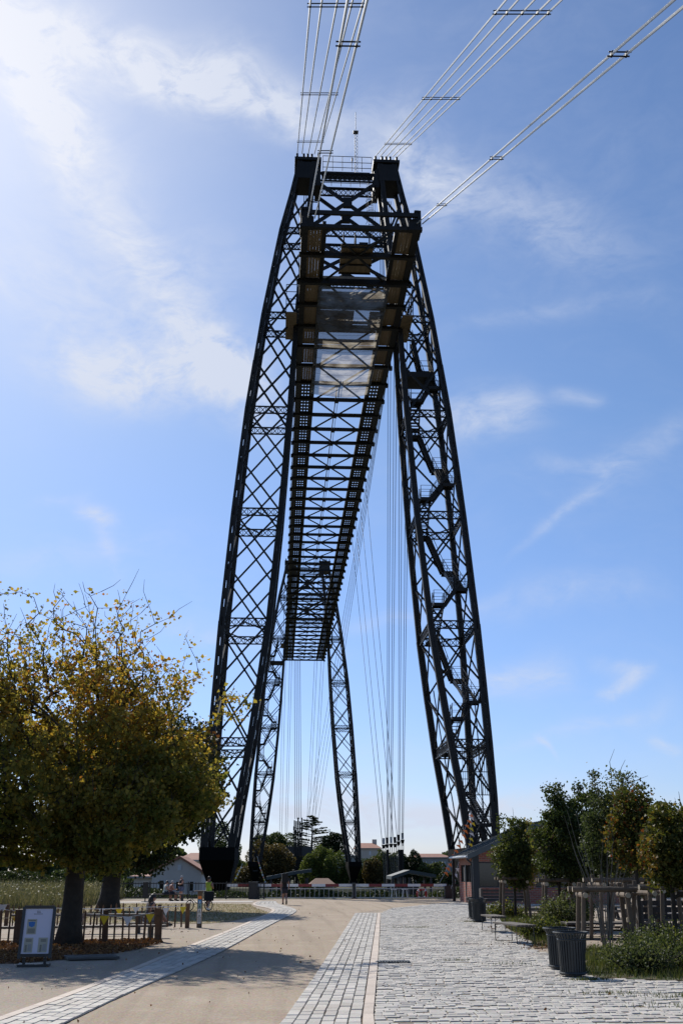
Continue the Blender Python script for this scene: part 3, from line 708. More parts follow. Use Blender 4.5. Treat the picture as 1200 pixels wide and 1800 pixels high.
# ---- deck
DZ = 47.1; D0, D1 = 69.9, 245.3; DW = 4.45; NB = 45; DS = (D1 - D0) / NB
deck = thing('bridge_deck', (TX, D0, DZ), 0, 'long black lattice deck hung high between the two towers, seen from below', 'bridge deck')
for k in range(NB + 1):
    y = k * DS; m = MB(); m.box((0, y, .12), (2 * DW + .25, .36, .3)); m.build('floor_beam', IRON, deck)
for k in range(NB):
    y = k * DS
    a, b = (-2.45, y), (2.45, y + DS)
    if k % 2 == 0: s0, s1 = (2.45, 0.0)
    else: s0, s1 = (0.0, 2.45)
    for sg in (-1, 1): ubar('wind_brace', (sg * s0, y, .1), (sg * s1, y + DS, .1), .16, .1, IRON, deck, off=(.0 if sg > 0 else .03))
for s in (-1, 1):
    m = MB(); m.box((s * 4.2, (D1 - D0) / 2, .35), (.5, D1 - D0, .5)); m.box((s * 2.75, (D1 - D0) / 2, .42), (.28, D1 - D0, .42)); m.box((s * 2.62, (D1 - D0) / 2, .2), (.12, D1 - D0, .2))
    m.build('stringer', IRON, deck)
    m = MB(); m.box((s * 4.2, (D1 - D0) / 2, 1.75), (.3, D1 - D0, .16))
    for k in range(NB):
        y = k * DS; m.bar((s * 4.2, y, .5), (s * 4.2, y, 1.75), .1)
        for h in range(2):
            ya, yb = y + h * DS / 2, y + (h + 1) * DS / 2
            m.bar((s * 4.2 - .03, ya, .5), (s * 4.2 - .03, yb, 1.7), .05, .08); m.bar((s * 4.2 + .03, ya, 1.7), (s * 4.2 + .03, yb, .5), .05, .08)
    m.build('side_truss', IRON, deck)
    m = MB()
    for k in range(2, NB + 1):     # rope brackets on the beam ends
        m.box((s * (DW + .1), k * DS, .0), (.28, .36, .34)); m.bar((s * (DW + .05), k * DS, .1), (s * (DW + .05), k * DS, 2.2), .06)
    m.build('hanger_bracket', IRON, deck)
    # walkway: boards close by, an open grating of slats farther on
    for k in range(int(31.0 / DS)):
        for j in range(5):
            x = s * (2.93 + .23 * j); ubar('plank', (x, k * DS + .12, .36), (x, (k + 1) * DS - .12, .36), (.222 + rnd.uniform(-.006, .004)), .05, PLANK, deck)
    m = MB(); y = math.floor(31.0 / DS) * DS
    for j in range(4):
        x = s * (2.98 + .3 * j); m.box((x, (y + D1 - D0) / 2, .36), (.17, D1 - D0 - y, .05))
    yy = y
    while yy < D1 - D0: m.box((s * 3.4, yy, .4), (1.2, .44, .04)); yy += .78
    tag(m.build('walkway_grating', GRATE, deck), kind='stuff')
m = MB()
for s in (-1, 1):
    m.box((s * 4.0, -.1, .35), (.9, .5, .9))
m.build('end_bracket', IRON, deck)
MB().box((.15, -.6, .95), (8.1, .22, .32)).build('end_beam', IRON, deck)
m = MB()
for s in (-1, 1):
    for x, z in ((4.3, 1.75),):
        m.box((s * x, .9, z / 2 + .2), (.5, 1.4, z))
    m.bar((s * 3.2, -.5, .3), (s * 3.2, -.5, 1.9), .12)
m.bar((-4.0, -.5, 1.9), (-3.2, -.5, 1.9), .05)
m.build('end_frame', IRON, deck)
# winch platform in the middle of the near end
MB().box((-.05, 4.9, .5), (2.5, 4.2, .08)).build('winch_floor_frame', IRON, deck)
for j in range(11): ubar('plank', (-1.2 + .23 * j, 2.9, .44), (-1.2 + .23 * j, 6.9, .44), .218, .05, PLANK, deck)
m = MB()
for y in (3.0, 4.3, 5.6, 6.9): m.box((-.05, y, .36), (2.6, .12, .12))
m.build('joist', IRON, deck)
m = MB()      # winch and wheels above it
m.lathe([(0, 0), (.7, 0), (.7, .12), (0, .12)], (0, 0, 0), 20); vs = m.v; m.v = [(z + .2 - .4, x + 4.6, y + 1.4) for x, y, z in vs]
m.box((.5, 4.6, 1.0), (.7, 1.2, .9)); m.box((-.8, 5.2, .9), (.5, .7, .8)); m.tube([(-.9, 4.6, 1.4), (1.1, 4.6, 1.4)], .12, 8)
for x in (-1.1, -.2, .9): m.bar((x, 3.4, .5), (x, 3.4, 1.9), .1)
m.build('winch', IRON, deck)
# sheave line along the middle
m = MB(); m.bar((-.35, 26, -.05), (-.35, D1 - D0 - 1, -.05), .09, .12); m.bar((-.1, 26, -.05), (-.1, D1 - D0 - 1, -.05), .05, .05)
for k in range(7, NB): m.box((-.22, k * DS, -.05), (.42, .5, .22))
m.build('traction_line', IRON, deck)
for k in (9, 12, 15, 18, 22, 26): MB().box((1.1, k * DS - .25, .1), (2.3, .5, .06)).build('cross_walk', GRATE, deck)
# debris net slung under the deck
nm = MB(); nx_, ny_ = 8, 26; ya, yb = 7.9, 29.2
for j in range(ny_ + 1):
    for i in range(nx_ + 1):
        u = i / nx_; nm.v.append((-2.75 + 6.0 * 0 + 5.75 * u - .1, ya + (yb - ya) * j / ny_, -.12 - .34 * math.sin(math.pi * u) - .05 * math.sin(j * 1.3 + i)))
nm.f = [(j * (nx_ + 1) + i, j * (nx_ + 1) + i + 1, (j + 1) * (nx_ + 1) + i + 1, (j + 1) * (nx_ + 1) + i) for j in range(ny_) for i in range(nx_)]
nm.build('debris_net', NET, deck, smooth=True)
m = MB()
for j in range(ny_ + 1):
    pts = [Vector(nm.v[j * (nx_ + 1) + i]) - Vector((0, 0, .02)) for i in range(nx_ + 1)]
    if j % 2 == 0: m.tube(pts, .012, 3, False)
for i in (0, nx_): m.tube([Vector(nm.v[j * (nx_ + 1) + i]) for j in range(ny_ + 1)], .03, 4, False)
m.build('net_rope', ROPE_D, deck)
m = MB(); m.box((-.6, 14.4, 2.2), (7.2, 2.6, .1)); m.box((-1.7, 18.2, 2.2), (4.6, 3.6, .1)); m.box((2.9, 18.0, 2.2), (1.8, 3.0, .1)); m.box((-2.9, 11.6, 2.2), (2.4, 2.0, .1)); m.box((-.3, 22.4, 2.2), (7.4, .9, .1))
for y in (10.5, 13.1, 15.7, 18.3, 20.0, 22.4): m.box((0, y, 2.05), (8.4, .18, .22))
for s in (-1, 1):
    for y in (10.5, 15.7, 20.0): m.bar((s * 4.1, y, 1.7), (s * 4.1, y, 2.1), .15)
m.build('machine_floor', PLANK, deck)
MB().box((0, 7.7, -.05), (8.6, .35, .4)).build('cross_girder', IRON, deck)
# stiff cross bracing above the floor at the towers
# ---- cables
def cable(name, p, q, rad, m, label, group, cat='cable', sag=0.0, n=None, clamps=None):
    p, q = Vector(p), Vector(q); k = 2 if not sag else 24
    pts = []
    for i in range(k):
        t = i / (k - 1); c = p.lerp(q, t); c.z -= sag * 4 * t * (1 - t); pts.append(c)
    mb = MB(); mb.tube([c - p for c in pts], rad, 6); o = mb.build(name, m); o.location = p; tag(o, label, cat, group); return o
def spacer(ptsA, py, label):
    """clamp bar joining parallel cables at the height where they cross py"""
    cs = []
    for (p, q) in ptsA:
        lo, hi = 0.0, 1.0; p, q = Vector(p), Vector(q)
        tt = min(np.linspace(0, .85, 1700), key=lambda t: abs(PX(p.lerp(q, t))[1] - py) if (p.lerp(q, t) - CP).dot(fw) > 1 else 1e9)
        cs.append(p.lerp(q, tt))
    c0 = sum(cs, Vector()) / len(cs); th = thing('cable_spacer', tuple(c0), 0, label, 'cable clamp', 'clamp bars across the back stay cables')
    b0, b1 = cs[0] - c0, cs[-1] - c0; e = (b1 - b0).normalized() * .12
    mb = MB()
    for dz in (-.09, .09): mb.bar(b0 - e + Vector((0, dz, 0)), b1 + e + Vector((0, dz, 0)), .04, .03)
    mb.build('clamp_bar', IRON, th)
    for c in cs: MB().box(c - c0, (.07, .2, .1)).build('clamp', IRON, th)
ag = -21.5
def backset(xs, y0, z0, sgn, ystart, lab):
    L_ = []
    for i, x in enumerate(xs):
        p = (x, y0, z0); q = (x, ag if sgn < 0 else 2 * (TY + (TY2 - TY) / 2) - ag, .1 if sgn < 0 else -1.5)
        cable('stay_cable', p, q, .042 if sgn < 0 else .045, STEEL if sgn < 0 else ROPE_D, lab, 'back stay cables'); L_.append((p, q))
    return L_
hx = lambda s: [TX + s * 3.7 + d for d in (-1.02, -.40, .0, .36, 1.0)] if False else [TX + s * 3.7 + d for d in (-1.02, -.58, .02, .60, 1.02)]
lab = {(-1, 'h'): 'pale steel stay cable from the near tower left head up over the viewer', (1, 'h'): 'pale steel stay cable from the near tower right head up over the viewer'}
ordn = {'leftmost': 0, 'second from left': 1, 'middle': 2, 'fourth from left': 3, 'rightmost': 4}
def lay(xs, y0, z0, far, where, names):
    L_ = []
    for x, nmn in zip(xs, names):
        p = (x, y0, z0); q = (x, ag, .1) if not far else (x, 2 * 157.55 - ag, -1.5)
        cable('stay_cable', p, q, .043, STEEL if not far else ROPE_D, (nmn + ' of ' + where), 'far back stay cables' if far else 'near back stay cables'); L_.append((p, q))
    return L_
n5 = ['leftmost', 'second from left', 'middle one', 'second from right', 'rightmost']; n2 = ['left one', 'right one']
sets = [(hx(-1), TY - 1.2, 65.9, 'the five pale cables rising from the near tower left head', n5, (9, 165, 249)),
        (hx(1), TY - 1.2, 65.9, 'the five pale cables rising from the near tower right head', n5, (22, 173, 253)),
        ([1.43, 1.93], 69.6, 47.75, 'the two pale cables rising from the deck end left corner', n2, (77, 267, 352)),
        ([9.55, 9.98], 69.6, 47.55, 'the two pale cables rising from the deck end right corner', n2, (95, 278, 360))]
for xs_, y0, z0, wh, nn, pys in sets:
    Ls_ = lay(xs_, y0, z0, False, wh, nn)
    for k, py in enumerate(pys): spacer(Ls_, py, ['highest', 'middle', 'lowest'][k] + ' black clamp bar across ' + wh.replace(' rising', ''))
for xs_, y0, z0, wh, nn in [([TX - 4.9, TX - 4.3, TX - 3.3, TX - 2.8], TY2 + 1.2, 65.9, 'the thin dark cables left of the far tower deck end', ['leftmost', 'second', 'third', 'rightmost']),
                            ([TX + 2.6, TX + 3.2, TX + 4.2, TX + 4.8], TY2 + 1.2, 65.9, 'the thin dark cables right below the far deck end', ['leftmost', 'second', 'third', 'rightmost'])]:
    Lf = lay(xs_, y0, z0, True, wh, nn)
# guy ropes down to the near anchor post
def guys(base, tops, names, wh, post, spread):
    for i, (tp, nmn) in enumerate(zip(tops, names)):
        b = Vector(base) + Vector(((i - (len(tops) - 1) / 2) * spread, 0, 0))
        cable('guy_rope', tp, b, .026 if base[1] < 150 else .05, ROPE_D, nmn + ' ' + wh, 'guy ropes to the ' + post)
aN = Vector((10.1, 97, 3.6)); 
topsN = [(9.9, 150, 48.4), (9.9, 142, 48.4), (9.9, 134, 48.4), (10.0, 126, 48.4), (9.6, 92.2, 47.2), (9.8, 91.5, 48), (10.1, 91, 49), (10.4, 91, 50), (10.6, 91, 50), (10.9, 90.6, 52), (11.3, 90.3, 52), (11.6, 90.2, 52)]
namesN = ['lowest slanting', 'second slanting', 'third slanting', 'steepest slanting', 'leftmost upright', 'second upright', 'third upright', 'fourth upright', 'fifth upright', 'sixth upright', 'seventh upright', 'rightmost upright']
for tp, nmn, bx in zip(topsN, namesN, [672, 679, 692, 699, 680, 682, 686, 688, 700, 702, 706, 708]):
    b = A(bx, 1487 if bx not in (692,) else 1482, 96)
    cable('guy_rope', tp, b, .024, ROPE_D, nmn + ' thin rope down to the turnbuckles right of the river huts', 'guy ropes of the near anchor')
an = thing('anchor_post', (10.1, 96, -3), 0, 'dark bundle of rope ends on turnbuckles standing left of the brick building', 'rope anchor')
for px_, py_ in ((674, 1484), (680, 1483), (687, 1482), (694, 1482), (700, 1478), (707, 1475)):
    c = A(px_, py_, 96) - Vector(an.location)
    MB().box(c + Vector((0, 0, .25)), (.2, .2, .5)).build('turnbuckle_sleeve', GALV if px_ in (674, 687, 707) else IRON, an); MB().hull([c + Vector((dx * r_, dy * r_, z)) for z, r_ in ((-.05, .16), (-.35, .1)) for dx in (-1, 1) for dy in (-1, 1)]).build('socket', IRON, an)
    m = MB()
    for d in (-.08, .08): m.bar(c + Vector((d, 0, -.3)), Vector((c.x * .75 + d, 0, 0)), .05)
    m.build('anchor_rod', ROPE_D, an)
m = MB()
for i, (px_, sg) in enumerate(((681, 1), (702, 1), (706, 1))):
    c = A(px_, 1500, 96) - Vector(an.location); m.bar((c.x, 0, c.z + .3), (c.x * .95, 0, 0), .22)
m.build('anchor_column', IRON, an)
af = A(524, 1440, 250)
for i, tp in enumerate([(3.1 + .42 * k, 244.5, 47.2) for k in range(4)]):
    cable('guy_rope', tp, af + Vector((-.7 + .45 * i, 0, 0)), .055, ROPE_D, ['leftmost', 'second', 'third', 'rightmost'][i] + ' of four dark ropes hanging straight under the far deck end', 'ropes under the far deck end')
for i, tp in enumerate([(10.0 + .2 * i, 94 + 3 * i, 49.2 + .5 * i) for i in range(4)]):
    cable('guy_rope', tp, af + Vector((2 + .8 * i, 0, -.5)), .028, ROPE_D, ['lowest', 'second lowest', 'second highest', 'highest'][i] + ' long rope running beside the deck down to the far bank', 'long ropes beside the deck')
an2 = thing('anchor_post', tuple(af * 1 + Vector((0, 0, -af.z - 1.6))), 0, 'dark ragged rope anchor column on the far bank below the deck end', 'rope anchor')
m = MB(); H_ = af.z + 1.6
for i in range(5): m.bar((-.7 + .35 * i, 0, 0), (-.8 + .4 * i, 0, H_ + rnd.uniform(-1, .5)), .3)
m.build('anchor_column', IRON, an2)
m = MB()
for i in range(5): m.box((-.9 + .45 * i, -.3, H_ - .5 - rnd.random() * 3), (.35, .35, .9))
m.build('socket', IRON, an2)
# ================================================================== TREES
def grow(base, top, targets, taper_r, r_tip=.006, bend=.25, trunk_pts=None):
    """limbs from the trunk to every target, each target joined to the best node below it"""
    base, top = Vector(base), Vector(top)
    nodes = []; par = []
    K = 7
    for i in range(K + 1):
        t = i / K; c = base.lerp(top, t) + Vector((math.sin(t * 3 + base.x) * .06, math.cos(t * 2.2 + base.y) * .05, 0)) * (top.z - base.z) * .3 * t; nodes.append(c); par.append(i - 1)
    ti = nodes[-1]
    T = sorted(targets, key=lambda p: (Vector(p) - Vector((base.x, base.y, top.z * .8 + base.z * .2))).length)
    arr = np.array([tuple(n) for n in nodes]); dist = np.array([i * (top - base).length / K for i in range(K + 1)])
    arr = np.vstack([arr, np.zeros((len(T) * 2, 3))]); dist = np.concatenate([dist, np.zeros(len(T) * 2)]); n = K + 1
    for p in T:
        pv = np.array(tuple(p)); d = np.linalg.norm(arr[:n] - pv, axis=1)
        cost = d * 1.35 + dist[:n] * .45 + np.maximum(0, arr[:n, 2] - pv[2]) * 1.5; cost[:max(3, K - 3)] += 50
        j = int(np.argmin(cost)); 
        if d[j] > .5:
            mid = (arr[j] + pv) / 2 + npr.normal(0, .1, 3) * d[j] * bend * 2; mid[2] += d[j] * .06
            arr[n] = mid; dist[n] = dist[j] + d[j] / 2; nodes.append(Vector(mid)); par.append(j); j = n; n += 1
        arr[n] = pv; dist[n] = dist[j] + np.linalg.norm(arr[j] - pv); nodes.append(Vector(pv)); par.append(j); n += 1
    w = [1.0] * n; kids = [0] * n
    for i in range(n - 1, 0, -1):
        w[par[i]] += w[i]; kids[par[i]] += 1
    R_ = [max(r_tip, taper_r * (x / w[0]) ** .5) for x in w]
    return nodes, par, R_, kids, K
def tree(name, label, group, base, top, targets, r, leafm, nleaf, lsize, tintf, spread=.3, bark=None, densf=None, cat='tree', twigs=0, trunk_h=None):
    bark = bark or BARK
    t = thing(name, base, 0, label, cat, group); o = Vector(base)
    nodes, par, R_, kids, K = grow(Vector(base), Vector(top), targets, r)
    m = MB(); pts = [nodes[i] - o for i in range(K + 1)]; rr = [r * (1 + .35 * math.exp(-i * 1.6)) * (1 - .35 * i / K) for i in range(K + 1)]
    m.tube(pts, rr, 12); m.build('trunk', bark, t, smooth=True)
    m = MB()
    for i in range(K + 1, len(nodes)):
        p = par[i]; ra = R_[i] * 1.15 if par[i] > K else R_[i] * 1.2; m.tube([nodes[p] - o, nodes[i] - o], [min(R_[p], ra * 1.15), R_[i]], 5 if R_[i] > .02 else 3, False)
    for i in range(K + 1, len(nodes)):
        if kids[i] == 0 and rnd.random() < twigs:
            d = (nodes[i] - nodes[par[i]]).normalized(); e = nodes[i] + (d * .8 + Vector((rnd.gauss(0, .25), rnd.gauss(0, .25), .45))) * rnd.uniform(.2, .6); mdl = nodes[i].lerp(e, .5) + Vector((rnd.gauss(0, .04), 0, 0))
            m.tube([nodes[i] - o, mdl - o, e - o], [.009, .007, .004], 3, False)
    tag(m.build('limbs', bark, t), kind='stuff')
    tips = [i for i in range(K + 1, len(nodes)) if R_[i] < .05]; wts = np.array([densf(nodes[i]) if densf else 1.0 for i in tips]); wts /= wts.sum()
    idx = npr.choice(len(tips), nleaf, p=wts); P = np.array([tuple(nodes[tips[k]] - o) for k in range(len(tips))])[idx]
    ctint = npr.uniform(-.16, .16, len(tips))[idx]
    Q = P + npr.normal(0, spread * .6, P.shape) * np.array([1, 1, .75]); Q[:, 2] = np.maximum(Q[:, 2], .05)
    ti = np.array([tintf(q) for q in Q]) + ctint + npr.normal(0, .13, len(Q))
    tag(leaf_mesh('crown', Q, npr.uniform(.4, 1.4, len(Q)) * lsize, ti, leafm, t), kind='stuff')
    return t
def blob(c, r, n, shell=.55):
    out = []
    while len(out) < n:
        v = Vector((rnd.uniform(-1, 1), rnd.uniform(-1, 1), rnd.uniform(-1, 1))); l = v.length
        if l < 1 and (l > shell or rnd.random() < .35): out.append(Vector((c[0] + v.x * r[0], c[1] + v.y * r[1], c[2] + v.z * r[2])))
    return out
# big chestnut on the left
b0 = G(120, 1662); bx, by = b0.x, b0.y
tg = blob((bx - .1, by, 3.5), (3.05, 3.1, 1.9), 560) + blob((bx - .3, by + .2, 4.9), (2.9, 3.0, 1.7), 330, .3) + blob((bx + 2.15, by - .4, 3.5), (1.25, 1.5, 1.2), 170) + blob((bx + .9, by - 1.9, 2.7), (1.6, 1.2, 1.1), 150) + blob((bx - 2.6, by - .6, 2.8), (1.8, 1.5, 1.3), 170)
for lx, ly, lz, ra, rz2, k in ((-2.6, 0, 6.2, 1.1, 1.4, 90), (-.9, .6, 6.9, 1.0, 1.35, 85), (.7, -.2, 6.6, 1.1, 1.35, 90), (1.6, .3, 5.6, .9, 1.0, 70), (-3.6, .3, 5.2, 1.0, 1.2, 70), (-1.7, -1.2, 6.0, .9, 1.2, 60), (.2, 1.5, 6.4, 1.0, 1.4, 60)): tg += blob((bx + lx, by + ly, lz), (ra, ra, rz2), k, .2)
tg += [A(x, y, by + rnd.uniform(-.8, .8)) for x, y in [(430, 1235), (418, 1262), (405, 1225), (390, 1255), (345, 1160), (330, 1130), (300, 1085), (222, 1045), (150, 1040), (178, 1040), (60, 1050), (12, 1045), (8, 1085), (350, 1190), (110, 1050), (260, 1060)]]
def dens(p): return float(np.interp(p.z, [2.6, 3.6, 4.8, 5.8, 6.6, 8], [2.3, 1.8, 1.25, .8, .42, .25])) * (1.5 if math.sin(p.x * 2.3 + p.z * 2) + math.sin(p.y * 2 + p.x) > 0 else .62)
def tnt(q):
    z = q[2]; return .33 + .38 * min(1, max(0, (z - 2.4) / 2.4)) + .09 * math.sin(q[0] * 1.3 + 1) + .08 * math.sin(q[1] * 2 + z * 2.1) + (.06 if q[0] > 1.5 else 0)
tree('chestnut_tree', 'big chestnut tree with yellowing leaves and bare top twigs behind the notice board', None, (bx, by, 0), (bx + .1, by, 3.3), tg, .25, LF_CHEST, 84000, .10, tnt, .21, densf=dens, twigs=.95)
# darker tree behind it
b1 = G(190, 1601); bx1, by1 = b1.x, b1.y
tg = blob((bx1 + 1.2, by1, 5.5), (3.5, 3.4, 2.9), 520) + blob((bx1 + 2.0, by1, 3.6), (1.6, 2, 1.1), 90) + blob((bx1 + .5, by1, 2.7), (2.2, 2.2, 1.3), 200)
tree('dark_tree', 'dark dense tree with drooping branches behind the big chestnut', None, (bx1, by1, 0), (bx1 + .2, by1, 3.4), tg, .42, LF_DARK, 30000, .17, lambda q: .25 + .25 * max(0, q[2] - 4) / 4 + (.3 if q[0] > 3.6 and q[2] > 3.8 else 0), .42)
# young staked trees on the right
def stakes(label, cpt, half, h, yr, n=4):
    t = thing('tree_stakes', (cpt[0], cpt[1], 0), yr, label, 'tree stakes', 'timber stake frames round the young trees')
    P = [(-half, -half * .8), (half, -half * .8), (half, half * .8), (-half, half * .8)][:n]
    for x, y in P:
        lean = 1 - .10; m = MB(); m.tube([(x * 1.12, y * 1.12, -.02), (x, y, h * .6), (x * lean, y * lean, h)], [.05, .047, .043], 10); m.build('stake', STAKE, t)
    for a, b in ((0, 1), (3, 2), (0, 3), (1, 2)):
        if max(a, b) >= n: continue
        pa, pb = Vector((P[a][0] * .92, P[a][1] * .92, h - .12)), Vector((P[b][0] * .92, P[b][1] * .92, h - .12)); d = (pb - pa).normalized()
        if abs(d.y) > .5: pa.z -= .11; pb.z -= .11
        o = MB().tube([pa - d * .22, pb + d * .22], .052, 10, False).build('rail', STAKE, t)
        m = MB(); m.tube([pa - d * .222, pa - d * .218], .052, 10); m.tube([pb + d * .218, pb + d * .222], .052, 10); m.build('sawn_end', CUTWOOD, o)
    return t
def young(name, label, px, Y, ybase, y0, y1, x0, x1, mtl, n, ls, tf, stems=1, shell=.15, st=None, bark=BARK, targets=250, twigs=.15):
    c = A(px, ybase, Y); X = c.x; y1 = y1 + .22 * (y0 - y1); z1 = A(px, y1, Y).z; z0 = A(px, y0, Y).z; xa, xb = A(x0, (y0 + y1) / 2, Y).x, A(x1, (y0 + y1) / 2, Y).x
    cz, rz = (z0 + z1) / 2, (z1 - z0) / 2; cx, rx = (xa + xb) / 2, (xb - xa) / 2
    tg = [p for p in blob((cx, Y, cz - rz * .1), (rx, rx, rz * .92), targets, shell)]
    for k in range(6):      # leading shoots
        a = rnd.uniform(-.6, .6); tg += [Vector((cx + a * rx, Y + rnd.uniform(-.3, .3), z1 - rnd.uniform(-.12, .3) * rz + .05 * j)) for j in range(3)]
    t = tree(name, label, 'young staked trees by the benches', (X, Y, 0), (X + .05, Y, max(z0 + .2 * (z1 - z0), 1.0)), tg, .055, mtl, n, ls, tf, .17, bark=bark, twigs=twigs)
    if st: stakes(st, (X, Y), .42, 1.45, rnd.uniform(-.35, .1))
    return t
young('young_tree', 'small green and yellow tree in front of the brick building', 905, 39.5, 1612, 1562, 1418, 866, 946, LF_GREEN, 12000, .085, lambda q: .45 + .5 * (abs(q[0] + .3) > .8) , st='timber stake frame round the small tree before the brick building')
young('young_tree', 'dark green tree beyond the nearest timber frames, left of the crown cluster', 985, 33, 1632, 1560, 1345, 935, 1052, LF_GREEN, 21000, .075, lambda q: .25 + (.45 if q[0] < -.75 and q[2] < 2.8 else 0), st='timber stake frame left of the cluster beside the low bushy plants')
young('young_tree', 'tall grey green tree with leafy shoots reaching highest on the right', 1072, 27.5, 1650, 1545, 1325, 1025, 1135, LF_GREY, 17000, .06, lambda q: .3 + .2 * math.sin(q[0] * 4), twigs=.3)
young('young_tree', 'slender tree with reddening leaf tips on a thin straight stem', 1127, 24.5, 1668, 1530, 1365, 1072, 1168, LF_ORANGE, 14000, .07, lambda q: .32 + (.5 if rnd.random() < .12 else 0))
young('young_tree', 'orange and green tree at the right edge of the view', 1188, 20.5, 1695, 1560, 1395, 1128, 1262, LF_ORANGE, 18000, .07, lambda q: .26 + (.45 if q[0] < -.35 else .1) * rnd.random())
young('young_tree', 'dark full tree standing behind between the low green one and the tall grey green one', 1032, 38, 1622, 1568, 1362, 985, 1090, LF_GREEN, 15000, .085, lambda q: .2)
young('young_tree', 'dark olive tree half hidden behind the reddening slender tree', 1108, 34, 1634, 1572, 1368, 1052, 1165, LF_GREEN, 15000, .085, lambda q: .3)
young('young_tree', 'dark green tree filling the gap behind the orange tree at the right edge', 1172, 29, 1646, 1575, 1392, 1118, 1250, LF_GREEN, 14000, .08, lambda q: .22)
stakes('weathered stake frame left of the near frame, behind the low bushes', (8.1, 27.2), .45, 1.5, .05)
stakes('weathered stake frame between the slender reddening tree and the heavy dark bench', (9.0, 25.2), .45, 1.4, -.2)
stakes('distant stake frame behind the picnic tables', (10.6, 33.5), .5, 1.6, .15)
stakes('near timber frame with a pale sawn rail end, behind the trash bins', (6.55, 22.8), .45, 1.36, -.12)
stakes('timber frame of stout stakes in the middle of the shrub bed', (7.75, 22.6), .5, 1.40, .1)
stakes('timber frame at the right edge of the shrub bed', (7.95, 20.2), .5, 1.30, -.05)
stakes('timber frame farther back between the picnic tables', (9.2, 29.0), .5, 1.5, .1)
# bare multi stemmed shrub
c = A(1062, 1600, 24.5); t = thing('bare_shrub', (c.x, 24.5, 0), 0, 'fan of pale bare stems rising behind the nearest timber frame', 'shrub')
m = MB()
for i in range(15):
    a = rnd.uniform(-.95, 1.05); h = rnd.uniform(1.9, 2.9); m.tube([(a * .08, rnd.uniform(-.1, .1), 0), (a * .2, 0, h * .35), (a * .55, rnd.uniform(-.2, .2), h * .7), (a * .85, rnd.uniform(-.3, .3), h)], [.011, .009, .006, .003], 5, False)
m.build('stem', BARK_L, t)

def shrub(name, label, c, r, n, mtl, ls, tf, group=None):
    t = thing(name, (c[0], c[1], 0), 0, label, 'shrub', group); m = MB()
    P = []
    for i in range(60):
        a = rnd.uniform(0, 6.28); q = rnd.random() ** .5; e = Vector((math.cos(a) * q * r[0], math.sin(a) * q * r[1], r[2] * rnd.uniform(.55, 1.1) * (1 - .35 * q)))
        m.tube([(e.x * .3, e.y * .3, 0), (e.x * .7, e.y * .7, e.z * .6), tuple(e)], [.012, .009, .004], 3, False)
        for j in range(n // 60): tt = rnd.uniform(.25, 1.05); P.append((e.x * (.3 + .7 * tt) + rnd.gauss(0, .1), e.y * (.3 + .7 * tt) + rnd.gauss(0, .1), max(.02, e.z * tt + rnd.gauss(0, .07))))
    tag(m.build('stems', BARK, t), kind='stuff')
    tag(leaf_mesh('foliage', P, npr.uniform(.6, 1.3, len(P)) * ls, [tf(p) + rnd.gauss(0, .2) for p in P], mtl, t), kind='stuff'); return t
shr = [((6.0, 18.9), (.75, .8, .6), 'low leafy bush nearest the pair of trash bins'), ((7.0, 19.6), (1.0, 1.0, .78), 'broad leafy bush in the middle of the shrub bed'), ((7.6, 18.7), (.8, .8, .62), 'low bush at the right edge of the shrub bed'), ((7.1, 21.3), (.8, .7, .7), 'bush behind the broad one, among the near stakes')]
for c, r, lb in shr: shrub('shrub', lb, c, r, 4200, LF_GREY if c[0] < 6.5 or c[1] > 21 else LF_GREEN, .045, lambda p: .35, 'bushes in the shrub bed')
shrub('shrub', 'pale green bush beside the far stakes left of the cluster', (8.0, 31.5), (.9, .9, 1.05), 4800, LF_GREY, .06, lambda p: .5)
shrub('shrub', 'small bush behind the steel legged benches', (6.4, 28.2), (.7, .6, .55), 2600, LF_GREEN, .05, lambda p: .5)
shrub('shrub', 'green bush at the foot of the small tree before the brick building', (7.9, 40.0), (.9, .7, .6), 2200, LF_GREEN, .07, lambda p: .55)
bedA = [(4.95, 18.0), (6.6, 17.1), (9.6, 16.6), (10.5, 24.5), (6.0, 24.2), (5.7, 20.8), (5.05, 19.7)]
poly('planting_bed', bedA, .02, SOIL)
bedB = [(5.5, 24.6), (6.2, 24.9), (7.6, 29.3), (9.2, 33.8), (9.8, 42), (8.4, 42.2), (7.5, 38.5), (6.6, 33), (5.9, 26.6)]
poly('planting_bed', bedB, .02, MULCH)
for bd, n, hh in ((bedA, 26000, .11), (bedB, 9000, .14)):
    P = [(x, y, .02) for x, y in scatter(n, bd)]; k = np.array([.5 + .5 * math.sin(p[0] * 2.1 + p[1]) + .3 * math.sin(p[1] * 3.7) for p in P]); keep = [i for i in range(n) if npr.rand() < .35 + .65 * max(0, k[i])]
    blades('bed_grass', [P[i] for i in keep], npr.uniform(.4, 1.5, len(keep)) * hh, .007, npr.uniform(0, .75, len(keep)), LF_GRASS)
P = [(x + rnd.gauss(0, .03), y + rnd.gauss(0, .03), .03) for x, y in [(5.0 + .1 * rnd.random(), 18.4)] * 1]
# weeds round the near bins and in the joints
wp = []
for cx, cy, n, s in ((4.75, 17.55, 240, .16), (6.3, 37.0, 200, .2), (4.0, 33.5, 160, .35), (3.35, 21.4, 60, .15), (4.6, 15.6, 120, .3), (5.3, 15.2, 160, .3), (5.0, 14.2, 130, .35), (4.2, 20.5, 80, .3)):
    wp += [(cx + rnd.gauss(0, s), cy + rnd.gauss(0, s * .5), .02) for _ in range(n)]
blades('joint_weeds', wp, npr.uniform(.02, .06, len(wp)), .006, npr.uniform(.1, .6, len(wp)), LF_GRASS)
